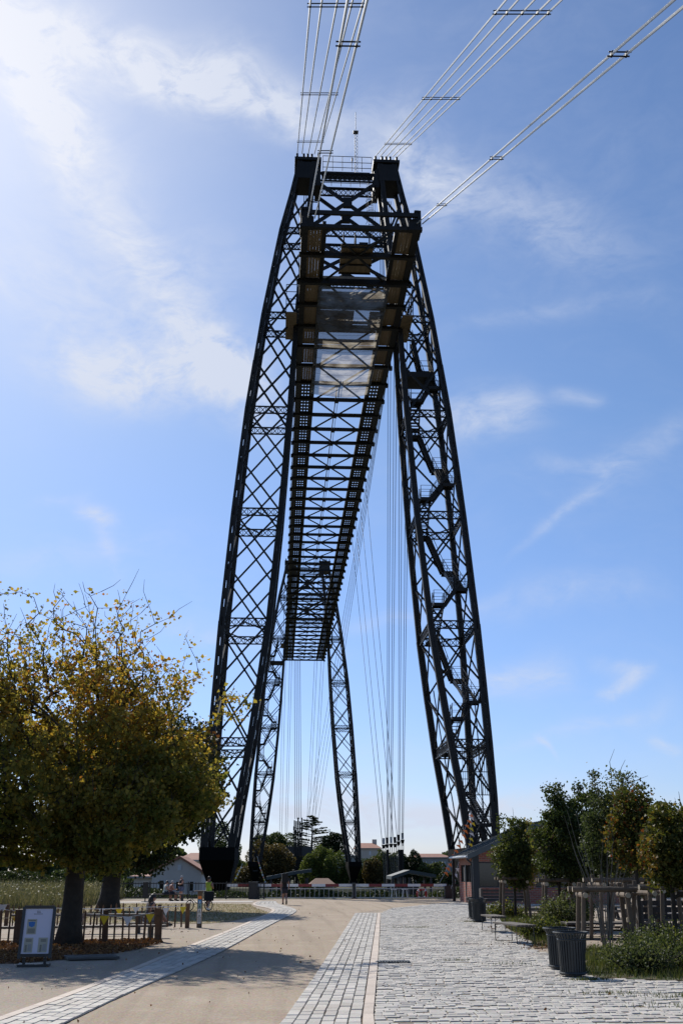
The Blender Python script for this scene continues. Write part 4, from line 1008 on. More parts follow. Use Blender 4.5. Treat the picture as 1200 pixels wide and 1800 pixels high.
# dry lawn tufts, meadow behind, leaf litter
P = [(x, y, .012) for x, y in scatter(16000, lawn)]; blades('lawn_grass', P, npr.uniform(.02, .07, len(P)), .008, npr.uniform(.5, 1.1, len(P)), LF_GRASS)
md = [(-26, 47), (-9.3, 46), (-8.6, 50), (-8.8, 57.5), (-9, 69), (-34, 69)]
poly('meadow_ground', md, .016, DRYGR)
P = [(x, y, .016) for x, y in scatter(42000, md)]; hh = npr.uniform(.25, 1.05, len(P)) * (1 + .25 * np.sin(np.array([p[0] * .8 + p[1] * .5 for p in P])))
blades('meadow', P, hh, .02, npr.uniform(.1, .9, len(P)), LF_MEADOW)
Q = [(x, y, rnd.uniform(.15, 1.0)) for x, y in scatter(24000, md)]; leaf_mesh('meadow_weeds', Q, npr.uniform(.04, .11, len(Q)), npr.uniform(.1, 1.0, len(Q)), LF_MEADOW, kind='stuff')
Q = [(x, y, .018 + rnd.random() * .03) for x, y in scatter(8500, mulchp)]; leaf_mesh('leaf_litter', Q, npr.uniform(.04, .09, len(Q)), npr.uniform(0, 1, len(Q)), LF_LITTER, up_bias=2.5, kind='stuff')
Q = []
for i in range(150):
    a = rnd.random(); Q.append((rnd.gauss(-2.6, 2.2), 12 + 22 * rnd.random() ** .8, .045))
for i in range(70): Q.append((rnd.uniform(-3, 7), rnd.uniform(12, 50), .045))
for i in range(700): x, y = rnd.choice(bedB); Q.append((x + rnd.gauss(0, .5), y + rnd.gauss(0, .6), .045))
leaf_mesh('scattered_leaves', Q, npr.uniform(.02, .05, len(Q)), npr.uniform(0, 1, len(Q)), LF_LITTER, up_bias=3, kind='stuff')

# ================================================================== FAR BANK
def fartree(name, label, c, r, n, mtl, ls, tr=.3, shell=.72, tint=None, lobes=6, h0=0.0):
    """crown made of several uneven lobes round a trunk with limbs"""
    base = Vector((c[0], c[1], h0)); t = thing(name, tuple(base), 0, label, 'tree', 'trees on the far bank')
    m = MB(); m.tube([(0, 0, 0), (.1, 0, (c[2] - h0) * .6), (0, .1, c[2] - h0 + r[2] * .3)], [tr, tr * .8, tr * .4], 8)
    for i in range(9):
        a = i * .7; m.tube([(0, 0, (c[2] - h0) * .6), (math.cos(a) * r[0] * .6, math.sin(a) * r[1] * .6, c[2] - h0 + rnd.uniform(-.2, .5) * r[2])], [tr * .4, .05], 5, False)
    m.build('trunk', BARK, t); P = []; T = []
    lb = [((0, 0, 0), .8)] + [((rnd.uniform(-.55, .55), rnd.uniform(-.5, .3), rnd.uniform(-.35, .5)), rnd.uniform(.35, .6)) for _ in range(lobes)]
    for k, (o_, s) in enumerate(lb):
        nn = int(n * (.35 if k == 0 else .65 / lobes)); v = npr.normal(size=(nn, 3)); v /= np.linalg.norm(v, axis=1)[:, None]; q = v * (npr.uniform(shell, 1.0, nn) ** .6)[:, None] * s
        q = q + np.array(o_); q += .06 * np.sin(q[:, ::-1] * 9 + k); P.append(q * np.array(r) + np.array([0, 0, c[2] - h0])); T += list(npr.uniform(-.08, .08) + (tint if tint is not None else .4) + npr.normal(0, .17, nn))
    P = np.vstack(P); ok = P[:, 2] > .1; tag(leaf_mesh('crown', P[ok], npr.uniform(.6, 1.3, ok.sum()) * ls, np.array(T)[ok], mtl, t), kind='stuff'); return t
def ft(label, x0, x1, ytop, ybot, Y, n, mtl, ls, **k):
    a, b = A(x0, (ytop + ybot) / 2, Y), A(x1, (ytop + ybot) / 2, Y); zt_, zb = A((x0 + x1) / 2, ytop, Y).z, A((x0 + x1) / 2, ybot, Y).z
    g0 = -1.5 if Y > 200 else -2.9
    return fartree(k.pop('name', 'broadleaf_tree'), label, ((a.x + b.x) / 2, Y, (zt_ + zb) / 2), ((b.x - a.x) / 2 * 1.22, (b.x - a.x) / 2, (zt_ - zb) / 2 * 1.12), int(n * 1.7), mtl, ls, h0=g0, **k)
ft('round dark tree standing behind the far tower left leg', 438, 518, 1460, 1530, 300, 9000, LF_FAR, .42, tint=.3)
ft('tall loose tree between the left tower foot and the far tower', 352, 424, 1440, 1570, 262, 9000, LF_FAR, .36, tint=.42)
ft('pale green tree just right of the black tower foot', 372, 436, 1492, 1580, 240, 7000, LF_BIRCH, .32, tint=.35)
ft('russet bushy tree left of the dark rope anchor column', 436, 515, 1478, 1590, 238, 12000, LF_FARRED, .32, tint=.45)
ft('low russet bush under the far tower left leg', 410, 470, 1515, 1590, 233, 5000, LF_FARRED, .3, tint=.35)
ft('bright green birch like tree right of the rope anchor column', 528, 590, 1490, 1590, 240, 9000, LF_BIRCH, .3, tint=.55)
ft('green tree in front of the far tower right leg', 565, 618, 1492, 1590, 236, 7500, LF_BIRCH, .3, tint=.3)
ft('dark pine crown rising left of the far tower right leg', 560, 612, 1462, 1520, 290, 6000, LF_DARK, .36, tint=.2)
ft('dark bushy tree right of the far tower right leg', 615, 690, 1500, 1590, 240, 9500, LF_FAR, .32, tint=.18)
ft('russet tree under the red roofed house', 640, 672, 1508, 1590, 232, 4500, LF_FARRED, .3, tint=.4)
ft('mid green tree behind the rope turnbuckles', 664, 712, 1496, 1580, 235, 6000, LF_FAR, .32, tint=.5)
ft('dark round tree right of the rope turnbuckles', 700, 740, 1500, 1580, 233, 5500, LF_DARK, .3, tint=.35)
ft('small green tree before the long low house', 735, 782, 1514, 1580, 230, 5500, LF_FAR, .3, tint=.45)
ft('dark bushy tree close to the brick building on the far side', 762, 812, 1532, 1590, 225, 5000, LF_DARK, .3, tint=.4)
ft('low dark hedge tree left of the white house', -60, 120, 1530, 1572, 150, 8000, LF_DARK, .3, tint=.4)
ft('dark hedge tree behind the meadow', 90, 260, 1524, 1572, 160, 8000, LF_FAR, .3, tint=.2)
ft('dark tree behind the brick building', 930, 1010, 1500, 1590, 130, 5000, LF_DARK, .3, tint=.3)
ft('dark hedge tree seen past the young trees', 990, 1120, 1515, 1590, 110, 7000, LF_DARK, .22, tint=.35)
ft('dark hedge tree behind the orange tree', 1100, 1290, 1508, 1590, 100, 8000, LF_DARK, .22, tint=.4)
# scrub on the river bank just behind the barrier
P = []; T = []
for i in range(52000):
    x = rnd.uniform(-16, 18); y = rnd.uniform(70.5, 77); hgt = .42 + .3 * math.sin(x * .9) * math.sin(x * .37 + 1) - (y - 70.5) * .03
    P.append((x, y, -2.2 + (2.2 + hgt) * rnd.random() ** .5)); T.append(rnd.uniform(.0, .7))
leaf_mesh('bank_scrub', P, npr.uniform(.08, .2, len(P)), T, LF_DARK, kind='stuff')
# conifer hedge row far behind, one mass
P = []; T = []
for i in range(42000):
    x = rnd.uniform(-130, 190); top = 6.6 + 1.6 * math.sin(x * .13) + 1.1 * math.sin(x * .41 + 1) + .6 * math.sin(x * 1.3); P.append((x, 330 + rnd.uniform(-4, 4), -1.4 + (top) * rnd.random() ** .6)); T.append(rnd.uniform(.05, .6))
leaf_mesh('distant_wood', P, npr.uniform(.7, 1.6, len(P)), T, LF_FAR, kind='stuff')
# cedar with flat tiers
c = A(546, 1500, 285); t = thing('cedar_tree', (c.x, 285, -1.5), 0, 'dark cedar with flat open tiers standing above the other trees', 'tree'); H_ = A(546, 1433, 285).z + 1.5
m = MB(); m.tube([(0, 0, 0), (.2, 0, H_ * .5), (.5, 0, H_ * .97)], [.45, .3, .06], 8); P = []
for k in range(19):
    z = H_ * (.40 + .58 * (k / 18)); rr = (1 - (k / 18)) ** .7 * 6.6 + .7
    for s in range(3):
        a = rnd.choice((0, math.pi)) + rnd.gauss(0, .7); l = rr * rnd.uniform(.55, 1.1); e = Vector((math.cos(a) * l, math.sin(a) * l * .8, z + .10 * l)); m.tube([(0.3, 0, z - .2), tuple(e)], [.08, .03], 4, False)
        for q in range(58):
            tt = rnd.uniform(.25, 1.05); P.append((e.x * tt + rnd.gauss(0, .3), e.y * tt + rnd.gauss(0, .3), z + .1 * l * tt + rnd.gauss(0, .08)))
m.build('trunk', BARK, t); tag(leaf_mesh('crown', P, npr.uniform(.25, .5, len(P)), npr.uniform(0, .6, len(P)), LF_DARK, t), kind='stuff')
# ================================================================== BRICK BUILDING
BX, BY = 9.84, 57.1
bld = thing('brick_building', (BX, BY, 0), 0, 'red brick building with dark openings and a grey pitched roof, behind the young trees', 'building')
def q3(x0, x1, y0, y1, z0, z1, name, m, par=bld):
    return MB().box(((x0 + x1) / 2, (y0 + y1) / 2, (z0 + z1) / 2), (x1 - x0, y1 - y0, z1 - z0)).build(name, m, par)
zf = lambda py: A(865, py, BY).z
zs1, zs2, zt1 = zf(1560), zf(1515), 2.32
zl = lambda py, Y: A(820, py, Y).z
LW = 7.6
# front wall: pieces around two dark openings
q3(.345, LW, 0, .3, 0, zs1, 'brick_wall', BRICK); q3(2.3, 3.2, 0, .3, zs1, zs2, 'brick_wall', BRICK); q3(5.8, LW, 0, .3, zs1, zs2, 'brick_wall', BRICK)
m = MB(); RX, RZ_ = 3.55, 4.0; x0, x1 = .345, LW
m.add([(x0, 0, zs2), (x1, 0, zs2), (x1, 0, 2.2), (RX, 0, RZ_ - .12), (x0, 0, 2.45), (x0, .3, zs2), (x1, .3, zs2), (x1, .3, 2.2), (RX, .3, RZ_ - .12), (x0, .3, 2.45)],
      [(0, 1, 2, 3, 4), (9, 8, 7, 6, 5), (0, 5, 6, 1), (1, 6, 7, 2), (2, 7, 8, 3), (3, 8, 9, 4), (4, 9, 5, 0)]); m.build('brick_gable', BRICK, bld)
q3(.03, .34, .02, .32, 0, 2.45, 'corner_column', BLACKM)
for a, b in ((.345, 2.3), (3.2, 5.8)):
    w = q3(a, b, .14, .18, zs1, zs2, 'window', GLASS); q3(a, b, .08, .22, zs1, zs1 + .05, 'window_sill', BLACKM, w); q3(a, b, .08, .22, zs2 - .06, zs2, 'lintel', BLACKM, w)
    for i in range(3): x = a + (b - a) * i / 2; q3(max(a, x - .025), min(b, x + .025), .09, .21, zs1 + .05, zs2 - .06, 'mullion', BLACKM, w)
# left wall (faces the square)
zb = 1.02; zw = 1.86
for a, b in ((.33, 1.9), (2.15, 4.2)): q3(0, .3, a, b, 0, zb, 'brick_wall', BRICK)
q3(0, .3, 3.75, 4.2, zb, zw, 'brick_wall', BRICK); q3(-.03, .3, 1.9, 2.15, 0, zw, 'pilaster', BLACKM)
PANEL = mat('terracotta_board', (.36, .16, .10), .8, noise=(3, .3))
for i in range(8): q3(0, .12, .35 + i * .482, .35 + (i + 1) * .482 - .03, zw, 2.35, 'cladding_board', PANEL)
q3(.13, .3, .33, 4.2, zw, 2.35, 'wall_head', BLACKM)
for a, b in ((.33, 1.9), (2.15, 3.75)):
    w = q3(.12, .15, a, b, zb, zw, 'window', GLASS)
    for i in range(4): y = a + (b - a) * i / 3; q3(.05, .2, y - .03, y + .03, zb, zw, 'mullion', BLACKM, w)
q3(.07, .11, 2.9, 3.15, zb + .05, zw - .1, 'notice', mat('notice_board', (.5, .42, .3), .7))
q3(0.3, LW, 4.2, 4.5, 0, 2.3, 'back_wall', BRICK); q3(LW, LW + .3, 0, 4.5, 0, 2.3, 'side_wall', BRICK)
q3(-.3, -.15, 4.7, 4.85, 0, 2.2, 'porch_post', BLACKM)
# roof slabs with fascia
def slab(x0, z0, x1, z1, y0, y1, th, name, m, par):
    b = MB(); b.add([(x0, y0, z0), (x1, y0, z1), (x1, y1, z1), (x0, y1, z0), (x0, y0, z0 - th), (x1, y0, z1 - th), (x1, y1, z1 - th), (x0, y1, z0 - th)],
                    [(0, 1, 2, 3), (7, 6, 5, 4), (0, 4, 5, 1), (1, 5, 6, 2), (2, 6, 7, 3), (3, 7, 4, 0)]); return b.build(name, m, par)
rf = slab(-.32, 2.33, RX, RZ_, -.55, 5.0, .09, 'roof', ROOF, bld); slab(RX + .003, RZ_, LW + .8, 2.0, -.55, 5.0, .09, 'roof', ROOF, bld)
slab(-.323, 2.37, RX, RZ_ + .04, -.60, -.553, .27, 'fascia', ROOF, rf); slab(RX + .003, RZ_ + .04, LW + .8, 2.04, -.60, -.553, .27, 'fascia', ROOF, rf)
for i in range(13): y = -.5 + i * .42; k = (y + .5); slab(-.30, 2.36, RX - .05, RZ_ + .01, y, y + .03, .04, 'roof_seam', ROOF, rf)
m = MB(); m.tube([(-.37, -.6, 2.24), (-.37, 5.0, 2.24)], .06, 8); m.build('gutter', GALV, rf)
m = MB(); m.tube([(-.35, -.35, 2.15), (-.1, -.3, 1.95), (-.06, -.1, 1.8), (-.06, -.1, .02)], .045, 8); m.build('downpipe', BLACKM, bld)

# ================================================================== HOUSES
def house(name, label, x0, x1, ytop, yeave, ybase, Y, depth, wallm, roofm, wins=(), gable=False, chim=(), h0=-1.5, sh=SHUT):
    a, b = A(x0, yeave, Y), A(x1, yeave, Y); zt, ze, = A((x0 + x1) / 2, ytop, Y).z, a.z; W_ = b.x - a.x
    t = thing(name, (a.x, Y, h0), 0, label, 'house'); ze -= h0; zt -= h0
    if gable:
        m = MB(); P = [(0, 0), (W_, 0), (W_, ze), (W_ * .55, zt), (0, ze)]; n = 5
        m.add([(x, 0, z) for x, z in P] + [(x, depth, z) for x, z in P], [tuple(range(n)), tuple(range(2 * n - 1, n - 1, -1))] + [(i, n + i, n + (i + 1) % n, (i + 1) % n) for i in range(n)]); m.build('wall', wallm, t)
        def rs(xa, za, xb, zb_):
            b_ = MB(); b_.add([(xa, -.3, za + .02), (xb, -.3, zb_ + .02), (xb, depth, zb_ + .02), (xa, depth, za + .02), (xa, -.3, za + .2), (xb, -.3, zb_ + .2), (xb, depth, zb_ + .2), (xa, depth, za + .2)], [(3, 2, 1, 0), (4, 5, 6, 7), (0, 1, 5, 4), (1, 2, 6, 5), (2, 3, 7, 6), (3, 0, 4, 7)]); return b_.build('roof', roofm, t)
        r = rs(-.3, ze - .12, W_ * .55, zt); rs(W_ * .55 + .002, zt, W_ + .3, ze - .15)
    else:
        MB().box((W_ / 2, depth / 2, ze / 2), (W_, depth, ze)).build('wall', wallm, t)
        o_ = .5; m = MB(); rx = min(W_ * .2, depth * .45)
        m.add([(-o_, -o_, ze), (W_ + o_, -o_, ze), (W_ + o_, depth + o_, ze), (-o_, depth + o_, ze), (rx, depth / 2, zt), (W_ - rx, depth / 2, zt)], [(0, 1, 5, 4), (1, 2, 5), (2, 3, 4, 5), (3, 0, 4), (3, 2, 1, 0)]); r = m.build('roof', roofm, t)
        MB().box((W_ / 2, -o_ - .03, ze - .04), (W_ + 2 * o_, .12, .16)).build('eaves_gutter', GREYWALL, r)
    for cx, h in chim:
        MB().box((W_ * cx, depth * .5, zt + h / 2 - .6), (1.2, .8, h + .9)).build('chimney', CREAM, r)
    for wx, y0, y1, ww, dk in wins:
        z0, z1 = A(x0, y1, Y).z - h0, A(x0, y0, Y).z - h0; X = A(wx, (y0 + y1) / 2, Y).x - a.x; wd = ww * Y * .95 / 1900
        w = MB().box((X, -.02, (z0 + z1) / 2), (wd, .06, z1 - z0)).build('window' if dk else 'shutter', GLASS if dk else sh, t)
        if dk:
            for s in (-1, 1): MB().box((X + s * (wd * .75), -.05, (z0 + z1) / 2), (wd * .42, .05, z1 - z0)).build('shutter', sh, w)
            MB().box((X, -.08, z0 - .04), (wd * 1.15, .12, .07)).build('window_sill', sh, w)
    return t
house('white_house', 'white gabled house with grey shutters behind the iron railings on the left', 268, 354, 1509, 1533, 1585, 95, 9, WHITEWALL, TILE, [(337, 1550, 1566, 6, 1), (313, 1550, 1566, 6, 1), (316, 1520, 1530, 6, 0), (284, 1548, 1575, 7, 1)], True, h0=-2.9)
house('white_house', 'low cream wing at the left end of the white gabled house', 236, 268, 1535, 1541, 1585, 96, 7, WHITEWALL, TILE, [(250, 1556, 1568, 5, 1)], False, h0=-2.9)
house('tiled_house', 'pinkish house with a red tiled roof just behind the white gabled one', 318, 372, 1498, 1512, 1585, 112, 9, CREAM, TILE, [], False, h0=-2.9)
house('tiled_house', 'house with hipped red tile roof and tall chimney right of the far tower', 628, 668, 1481, 1491, 1540, 300, 12, CREAM, TILE, [(650, 1496, 1503, 3, 0)], False, chim=[(.83, 1.1)])
house('tiled_house', 'long low house with orange tile roof between the rope turnbuckles and the right tower leg', 726, 792, 1500, 1507, 1545, 285, 11, GREYWALL, TILE, [(746, 1514, 1523, 3, 1), (762, 1514, 1523, 3, 1), (779, 1514, 1523, 3, 1)], False, chim=[(.1, .5)])
house('tiled_house', 'low roofed house glimpsed under the trees below the barrier left of the far tower', 548, 586, 1544, 1555, 1575, 220, 8, GREYWALL, mat('old_tile', (.16, .09, .065), .9), [], False)
house('grey_house', 'flat roofed grey block partly hidden between the pine and the birch', 592, 630, 1502, 1504, 1545, 280, 8, GREYWALL, GREYWALL, [], False)
m = MB(); a = A(485, 1492, 252); b = A(548, 1492, 252); t = thing('river_shed', (a.x, 252, -1.5), 0, 'long dark flat roofed shed behind the dark rope anchor column', 'shed')
m.box(((b.x - a.x) / 2, 4, a.z + 1.0), (b.x - a.x, 8, 2.0)).build('roof', mat('dark_sheet', (.05, .052, .055), .6), t)
for i in range(6): MB().box(((b.x - a.x) * i / 5, .2, a.z / 2 + .2), (.35, .35, a.z + .6)).build('post', IRON, t)
def hut(label, px0, px1, yl, ym, yr, pm, Y, posts):
    a, mdl, b = A(px0, yl, Y), A(pm, ym, Y), A(px1, yr, Y); t = thing('river_hut', (a.x, Y, -2.8), 0, label, 'shelter'); h0 = 2.8
    pts = [(0, a.z + h0), (mdl.x - a.x, mdl.z + h0), (b.x - a.x, b.z + h0)]
    for (xa, za), (xb, zb_) in zip(pts, pts[1:]):
        if xb - xa < .1: continue
        m = MB(); m.add([(xa, 0, za), (xb, 0, zb_), (xb, 4, zb_), (xa, 4, za), (xa, 0, za - .22), (xb, 0, zb_ - .22), (xb, 4, zb_ - .22), (xa, 4, za - .22)], [(0, 1, 2, 3), (7, 6, 5, 4), (0, 4, 5, 1), (1, 5, 6, 2), (2, 6, 7, 3), (3, 7, 4, 0)]); m.build('roof', mat('hut_roof', (.05, .065, .06), .6, noise=(1, .3)), t)
    for p in posts:
        X = A(p, 1560, Y).x - a.x
        for y in (.2, 3.6): MB().box((X, y, (a.z + h0) / 2 - .05), (.16, .16, a.z + h0 - .1)).build('post', DWOOD, t)
    W_ = b.x - a.x; MB().box((W_ * .5, 3.7, 1.9), (W_ * .5, .1, 3.0)).build('back_panel', DWOOD, t)
    return t
hut('small dark shelter with a slanting roof behind the walking man', 468, 548, 1541, 1531, 1527, 520, 78, (476, 508, 540))
hut('open hut with a grey roof and posts beneath the guy ropes', 688, 766, 1540, 1529, 1537, 720, 80, (690, 704, 712, 720, 758))

# ================================================================== FENCES, BARRIER
def railing(label, p, q, h, step, m_, top2=True, base=0.0, group=None, posts=2.2):
    p, q = Vector((*p, base)), Vector((*q, base)); t = thing('iron_railing', tuple(p), 0, label, 'fence', group); d = q - p; n = max(2, int(d.length / step))
    m = MB()
    for i in range(1, n): c = d * i / n; m.bar(c + Vector((0, 0, .06)), c + Vector((0, 0, h + (.06 if top2 else 0))), .022, .022)
    tag(m.build('baluster', m_, t), kind='stuff')
    for z in (.1, h): MB().bar(Vector((0, 0, z)), d + Vector((0, 0, z)), .035, .045).build('rail', m_, t)
    for i in range(int(d.length / posts) + 1): c = d * min(1, i * posts / d.length); MB().bar(c, c + Vector((0, 0, h + .1)), .07, .07).build('post', m_, t)
    return t
railing('dark iron railing behind the footpath in front of the white house', (-9.5, 66.4), (-.6, 67.2), .88, .17, BLACKM)
railing('dark iron railing between the barrier end and the brick building', (10.15, 67.9), (13, 67.9), .75, .14, BLACKM)
gt = lambda px_, py_=1557: A(px_, py_, 67.6)
for lb, xa, xb, hb in (('red and white barrier boom reaching the black cabinet, over the left railing', 398, 438, False), ('red and white barrier boom over the long left half of the pale gate', 453, 619, True), ('red and white barrier boom over the right half of the pale gate', 625, 784, True)):
    a, b = gt(xa), gt(xb); t = thing('barrier_gate', (a.x, 67.6, 0), 0, lb, 'barrier', 'red and white booms across the road'); Lb = b.x - a.x; n = max(2, round((xb - xa) / 23)); seg = Lb / n
    for i in range(n): MB().box(((i + .5) * seg, 0, .76), (seg, .09, .15)).build('boom_band', (WHITE if i % 2 == 0 else RED), t)
    if hb:
        m = MB()
        for z in (.07, .57): m.bar((0, 0, z), (Lb, 0, z), .045)
        m.build('gate_rail', GALV, t); k = int(Lb / .27); m = MB()
        for i in range(k + 1): m.bar((Lb * i / k, 0, .07), (Lb * i / k, 0, .57), .022)
        tag(m.build('gate_bar', GALV, t), kind='stuff'); m = MB()
        for i in range(0, k + 1, 4): m.bar((Lb * i / k, 0, .5), (Lb * i / k, 0, .7), .03)
        m.bar((0, 0, .1), (0, 0, .7), .04); m.build('boom_hanger', GALV, t)
t = thing('control_cabinet', (gt(445).x, 67.4, 0), 0, 'black control cabinet between the barrier booms beside the curved strip', 'cabinet')
m = MB().box((0, 0, .45), (.5, .5, .9)); m.box((0, 0, .93), (.56, .56, .05)); m.build('body', BLACKM, t); MB().box((0, -.26, .45), (.4, .02, .7)).build('door', BLACKM, t); MB().box((.33, 0, .35), (.14, .3, .7)).build('side_box', BLACKM, t)
t = thing('barrier_post', (gt(622).x, 67.5, 0), 0, 'black post where the two long barrier booms meet', 'post'); m = MB().box((0, 0, .42), (.16, .16, .84)); m.box((0, 0, .86), (.2, .2, .05)); m.build('shaft', BLACKM, t); MB().box((0, 0, .03), (.34, .34, .06)).build('foot', BLACKM, t)
t = thing('barrier_post', (gt(784).x + .12, 67.5, 0), 0, 'black boom rest at the right end of the barrier', 'post'); MB().box((0, 0, .36), (.5, .3, .72)).build('shaft', BLACKM, t); MB().box((0, 0, .03), (.7, .4, .06)).build('foot', BLACKM, t)
# life ring and trestles
c = A(741, 1571.5, 68.6); t = thing('life_ring', tuple(c), 0, 'red life ring hanging behind the right half of the gate', 'life ring')
m = MB(); pts = [(.27 * math.cos(a), 0, .27 * math.sin(a)) for a in np.linspace(0, 2 * math.pi, 25)]; m.tube(pts, .075, 8, False); m.build('ring', mat('ring_red', (.5, .03, .02), .5), t); m = MB()
for a in (.8, 2.4, 3.9, 5.5): c_ = Vector((.27 * math.cos(a), 0, .27 * math.sin(a))); e = Vector((-math.sin(a), 0, math.cos(a))) * .04; m.tube([c_ - e, c_ + e], .08, 8)
m.build('band', WHITE, t); MB().box((0, .15, -.25), (.1, .08, 1.0)).build('stand', BLACKM, t)
for px_, lb in ((692, 'left one of two white trestles behind the gate'), (711, 'right one of two white trestles behind the gate')):
    c = A(px_, 1570, 68.8); t = thing('trestle', (c.x, 68.8, 0), 0, lb, 'trestle', 'white trestles behind the gate'); MB().box((0, 0, .52), (.34, .3, .05)).build('top', WHITE, t)
    for sx in (-1, 1):
        for sy in (-1, 1): MB().bar((sx * .1, sy * .05, .5), (sx * .16, sy * .18, 0), .03).build('leg', WHITE, t)

def paling(label, p, q, h, step, postat, seed):
    r_ = random.Random(seed); p, q = Vector((*p, 0)), Vector((*q, 0)); t = thing('picket_fence', tuple(p), 0, label, 'fence', 'chestnut paling fences'); d = q - p; u = d.normalized(); n = int(d.length / step); pm = []
    for i in range(n):
        c = u * (i * step + r_.uniform(-.02, .02)); hh = h * r_.uniform(.90, 1.06); ln = Vector((r_.gauss(0, .015), r_.gauss(0, .015), 0)); b = MB(); w = r_.uniform(.034, .052)
        b.bar(c + Vector((0, 0, .03)), c + ln + Vector((0, 0, hh - .05)), w, .025); b.hull([c + ln + Vector((dx * w / 2, dy * .0125, hh - .05)) for dx in (-1, 1) for dy in (-1, 1)] + [c + ln + Vector((0, 0, hh))]); b.build('picket', PICK, t)
    m = MB()
    for z in (.14, h * .78):
        for s in (-1, 1): m.tube([Vector((0, .018 * s, z)), d + Vector((0, .018 * s, z))], .004, 3)
    m.build('wire', BLACKM, t)
    for k, w in postat: c = d * k; MB().bar(c + Vector((0, .06, 0)), c + Vector((0, .06, h * (1.02 if w > .1 else .98))), w, w).build('post', PICK, t)
    return t
f0, f1 = Vector((-7.2, 26.3)), Vector((-2.73, 27.5)); hN = A(200, 1600, 27.2).z
paling('nearer chestnut paling fence behind the notice board and the big trunk', f0, f1, hN + .02, .17, ((.30, .15), (.46, .12), (.72, .10), (.985, .11), (.998, .09)), 3)
hR = A(200, 1591, 33.8).z
paling('farther chestnut paling fence running from the seated woman to the sign post', (-9.2, 34.3), (-2.55, 33.8), hR + .03, .19, ((.2, .1), (.52, .1), (.87, .1), (.995, .12)), 5)
def slab_bench(label, c, ln, zt, rz, m_, wd=.35, n=2):
    t = thing('timber_bench', (c[0], c[1], 0), rz, label, 'bench')
    for i in range(n): MB().box((0, (i - (n - 1) / 2) * wd / n * 1.05, zt), (ln, wd / n, .05)).build('seat_board', m_, t)
    for s in (-1, 1): MB().box((s * ln * .42, 0, zt / 2 - .012), (.12, wd * .8, zt - .03)).build('leg', DWOOD, t)
    return t
slab_bench('long low timber bench just behind the nearer paling fence', (-5.0, 28.6), 4.6, A(150, 1629, 28.6).z, .2, GWOOD)
slab_bench('timber bench whose edge catches the sun behind the paling, in front of the seated woman', (-5.2, 31.2), 3.6, A(200, 1608, 31.2).z, .06, GWOOD)
# pennants
def flag(par, c, w, h, m_, rz=0.0, fl=0.0):
    c = Vector(c); e = Vector((math.cos(rz), math.sin(rz), 0)) * w / 2; tip = c + Vector((fl * w, rnd.uniform(-.06, .06), -h)); th = Vector((0, .006, 0)); mid = (c * 2 + tip) / 3 + Vector((0, .03, 0))
    MB().add([c - e, c + e, tip, c - e + th, c + e + th, tip + th], [(0, 1, 2), (5, 4, 3), (0, 3, 4, 1), (1, 4, 5, 2), (2, 5, 3, 0)]).build('pennant', m_, par)
FLY, FLW, FLO = mat('yellow_cloth', (.75, .55, .03), .8), mat('white_cloth', (.68, .68, .68), .8), mat('orange_cloth', (.85, .20, .03), .8)
def bunting(label, pts, Y, flags, w, h, cat='bunting', fl=0.0):
    P = [A(x, y, Y) for x, y in pts]; t = thing('bunting', tuple(P[0]), 0, label, cat, 'pennant strings'); o = P[0]; MB().tube([p - o for p in P], .008 if Y < 100 else .03, 4).build('cord', WHITE, t)
    for (x, y, m_) in flags: flag(t, A(x, y, Y) - o, w, h, m_, rnd.uniform(-.4, .4), fl)
bunting('string of white and yellow pennants along the nearer paling fence', [(0, 1598), (60, 1605), (145, 1606), (190, 1609), (225, 1612), (270, 1604)], 27.1, [(30, 1611, FLY), (145, 1606, FLW), (184, 1610, FLY), (225, 1612, FLW), (264, 1607, FLY), (5, 1590, FLW), (34, 1603, FLY), (63, 1602, FLW)], .22, .20)
bunting('string of small pennants along the farther paling fence', [(90, 1596), (180, 1598), (240, 1595), (322, 1593)], 33.6, [(94, 1598, FLY), (180, 1597, FLW), (210, 1598, FLY), (240, 1595, FLW), (292, 1596, FLW), (322, 1594, FLY)], .2, .2)
o_ = [(826, 1432), (823, 1442), (819, 1450), (816, 1459), (813, 1467), (808, 1477), (804, 1485), (800, 1494), (797, 1502), (793, 1510), (789, 1518), (785, 1525), (782, 1533)]
bunting('string of orange pennants hanging from the near tower right leg down to the barrier', [(827, 1425)] + o_ + [(772, 1552)], 69, [(x, y, FLO) for x, y in o_], .26, .26, fl=.8)
y_ = [(827, 1436), (829, 1446), (826, 1455), (827, 1464), (826, 1473), (825, 1483), (821, 1492)]
bunting('string of yellow and white pennants beside the orange one on the right leg', [(828, 1425)] + y_ + [(818, 1498)], 69, [(x, y, FLY if i % 3 else FLW) for i, (x, y) in enumerate(y_)], .26, .24, fl=.8)
bunting('short string of white pennants by the corner of the brick building', [(806, 1515), (802, 1530), (799, 1539), (797, 1549), (792, 1562)], 66.5, [(803, 1526, FLW), (800, 1536, FLW), (797, 1546, FLW)], .22, .24, fl=.4)
fl_ = [(455 + i * 1.2 + .08 * i * i * .3, 1516 + i * 4.2) for i in range(9)]
bunting('tiny coloured pennants falling to the right of the far tower left leg', [(452, 1505)] + fl_, 222, [(x, y, (FLO, FLY, FLW)[i % 3]) for i, (x, y) in enumerate(fl_)], .35, .35)
fl_ = [(424 - i * 1.5, 1524 + i * 3) for i in range(8)]
bunting('tiny pale pennants falling to the left of the far tower left leg', [(426, 1518)] + fl_, 222, [(x, y, (FLW, FLY)[i % 2]) for i, (x, y) in enumerate(fl_)], .35, .35)

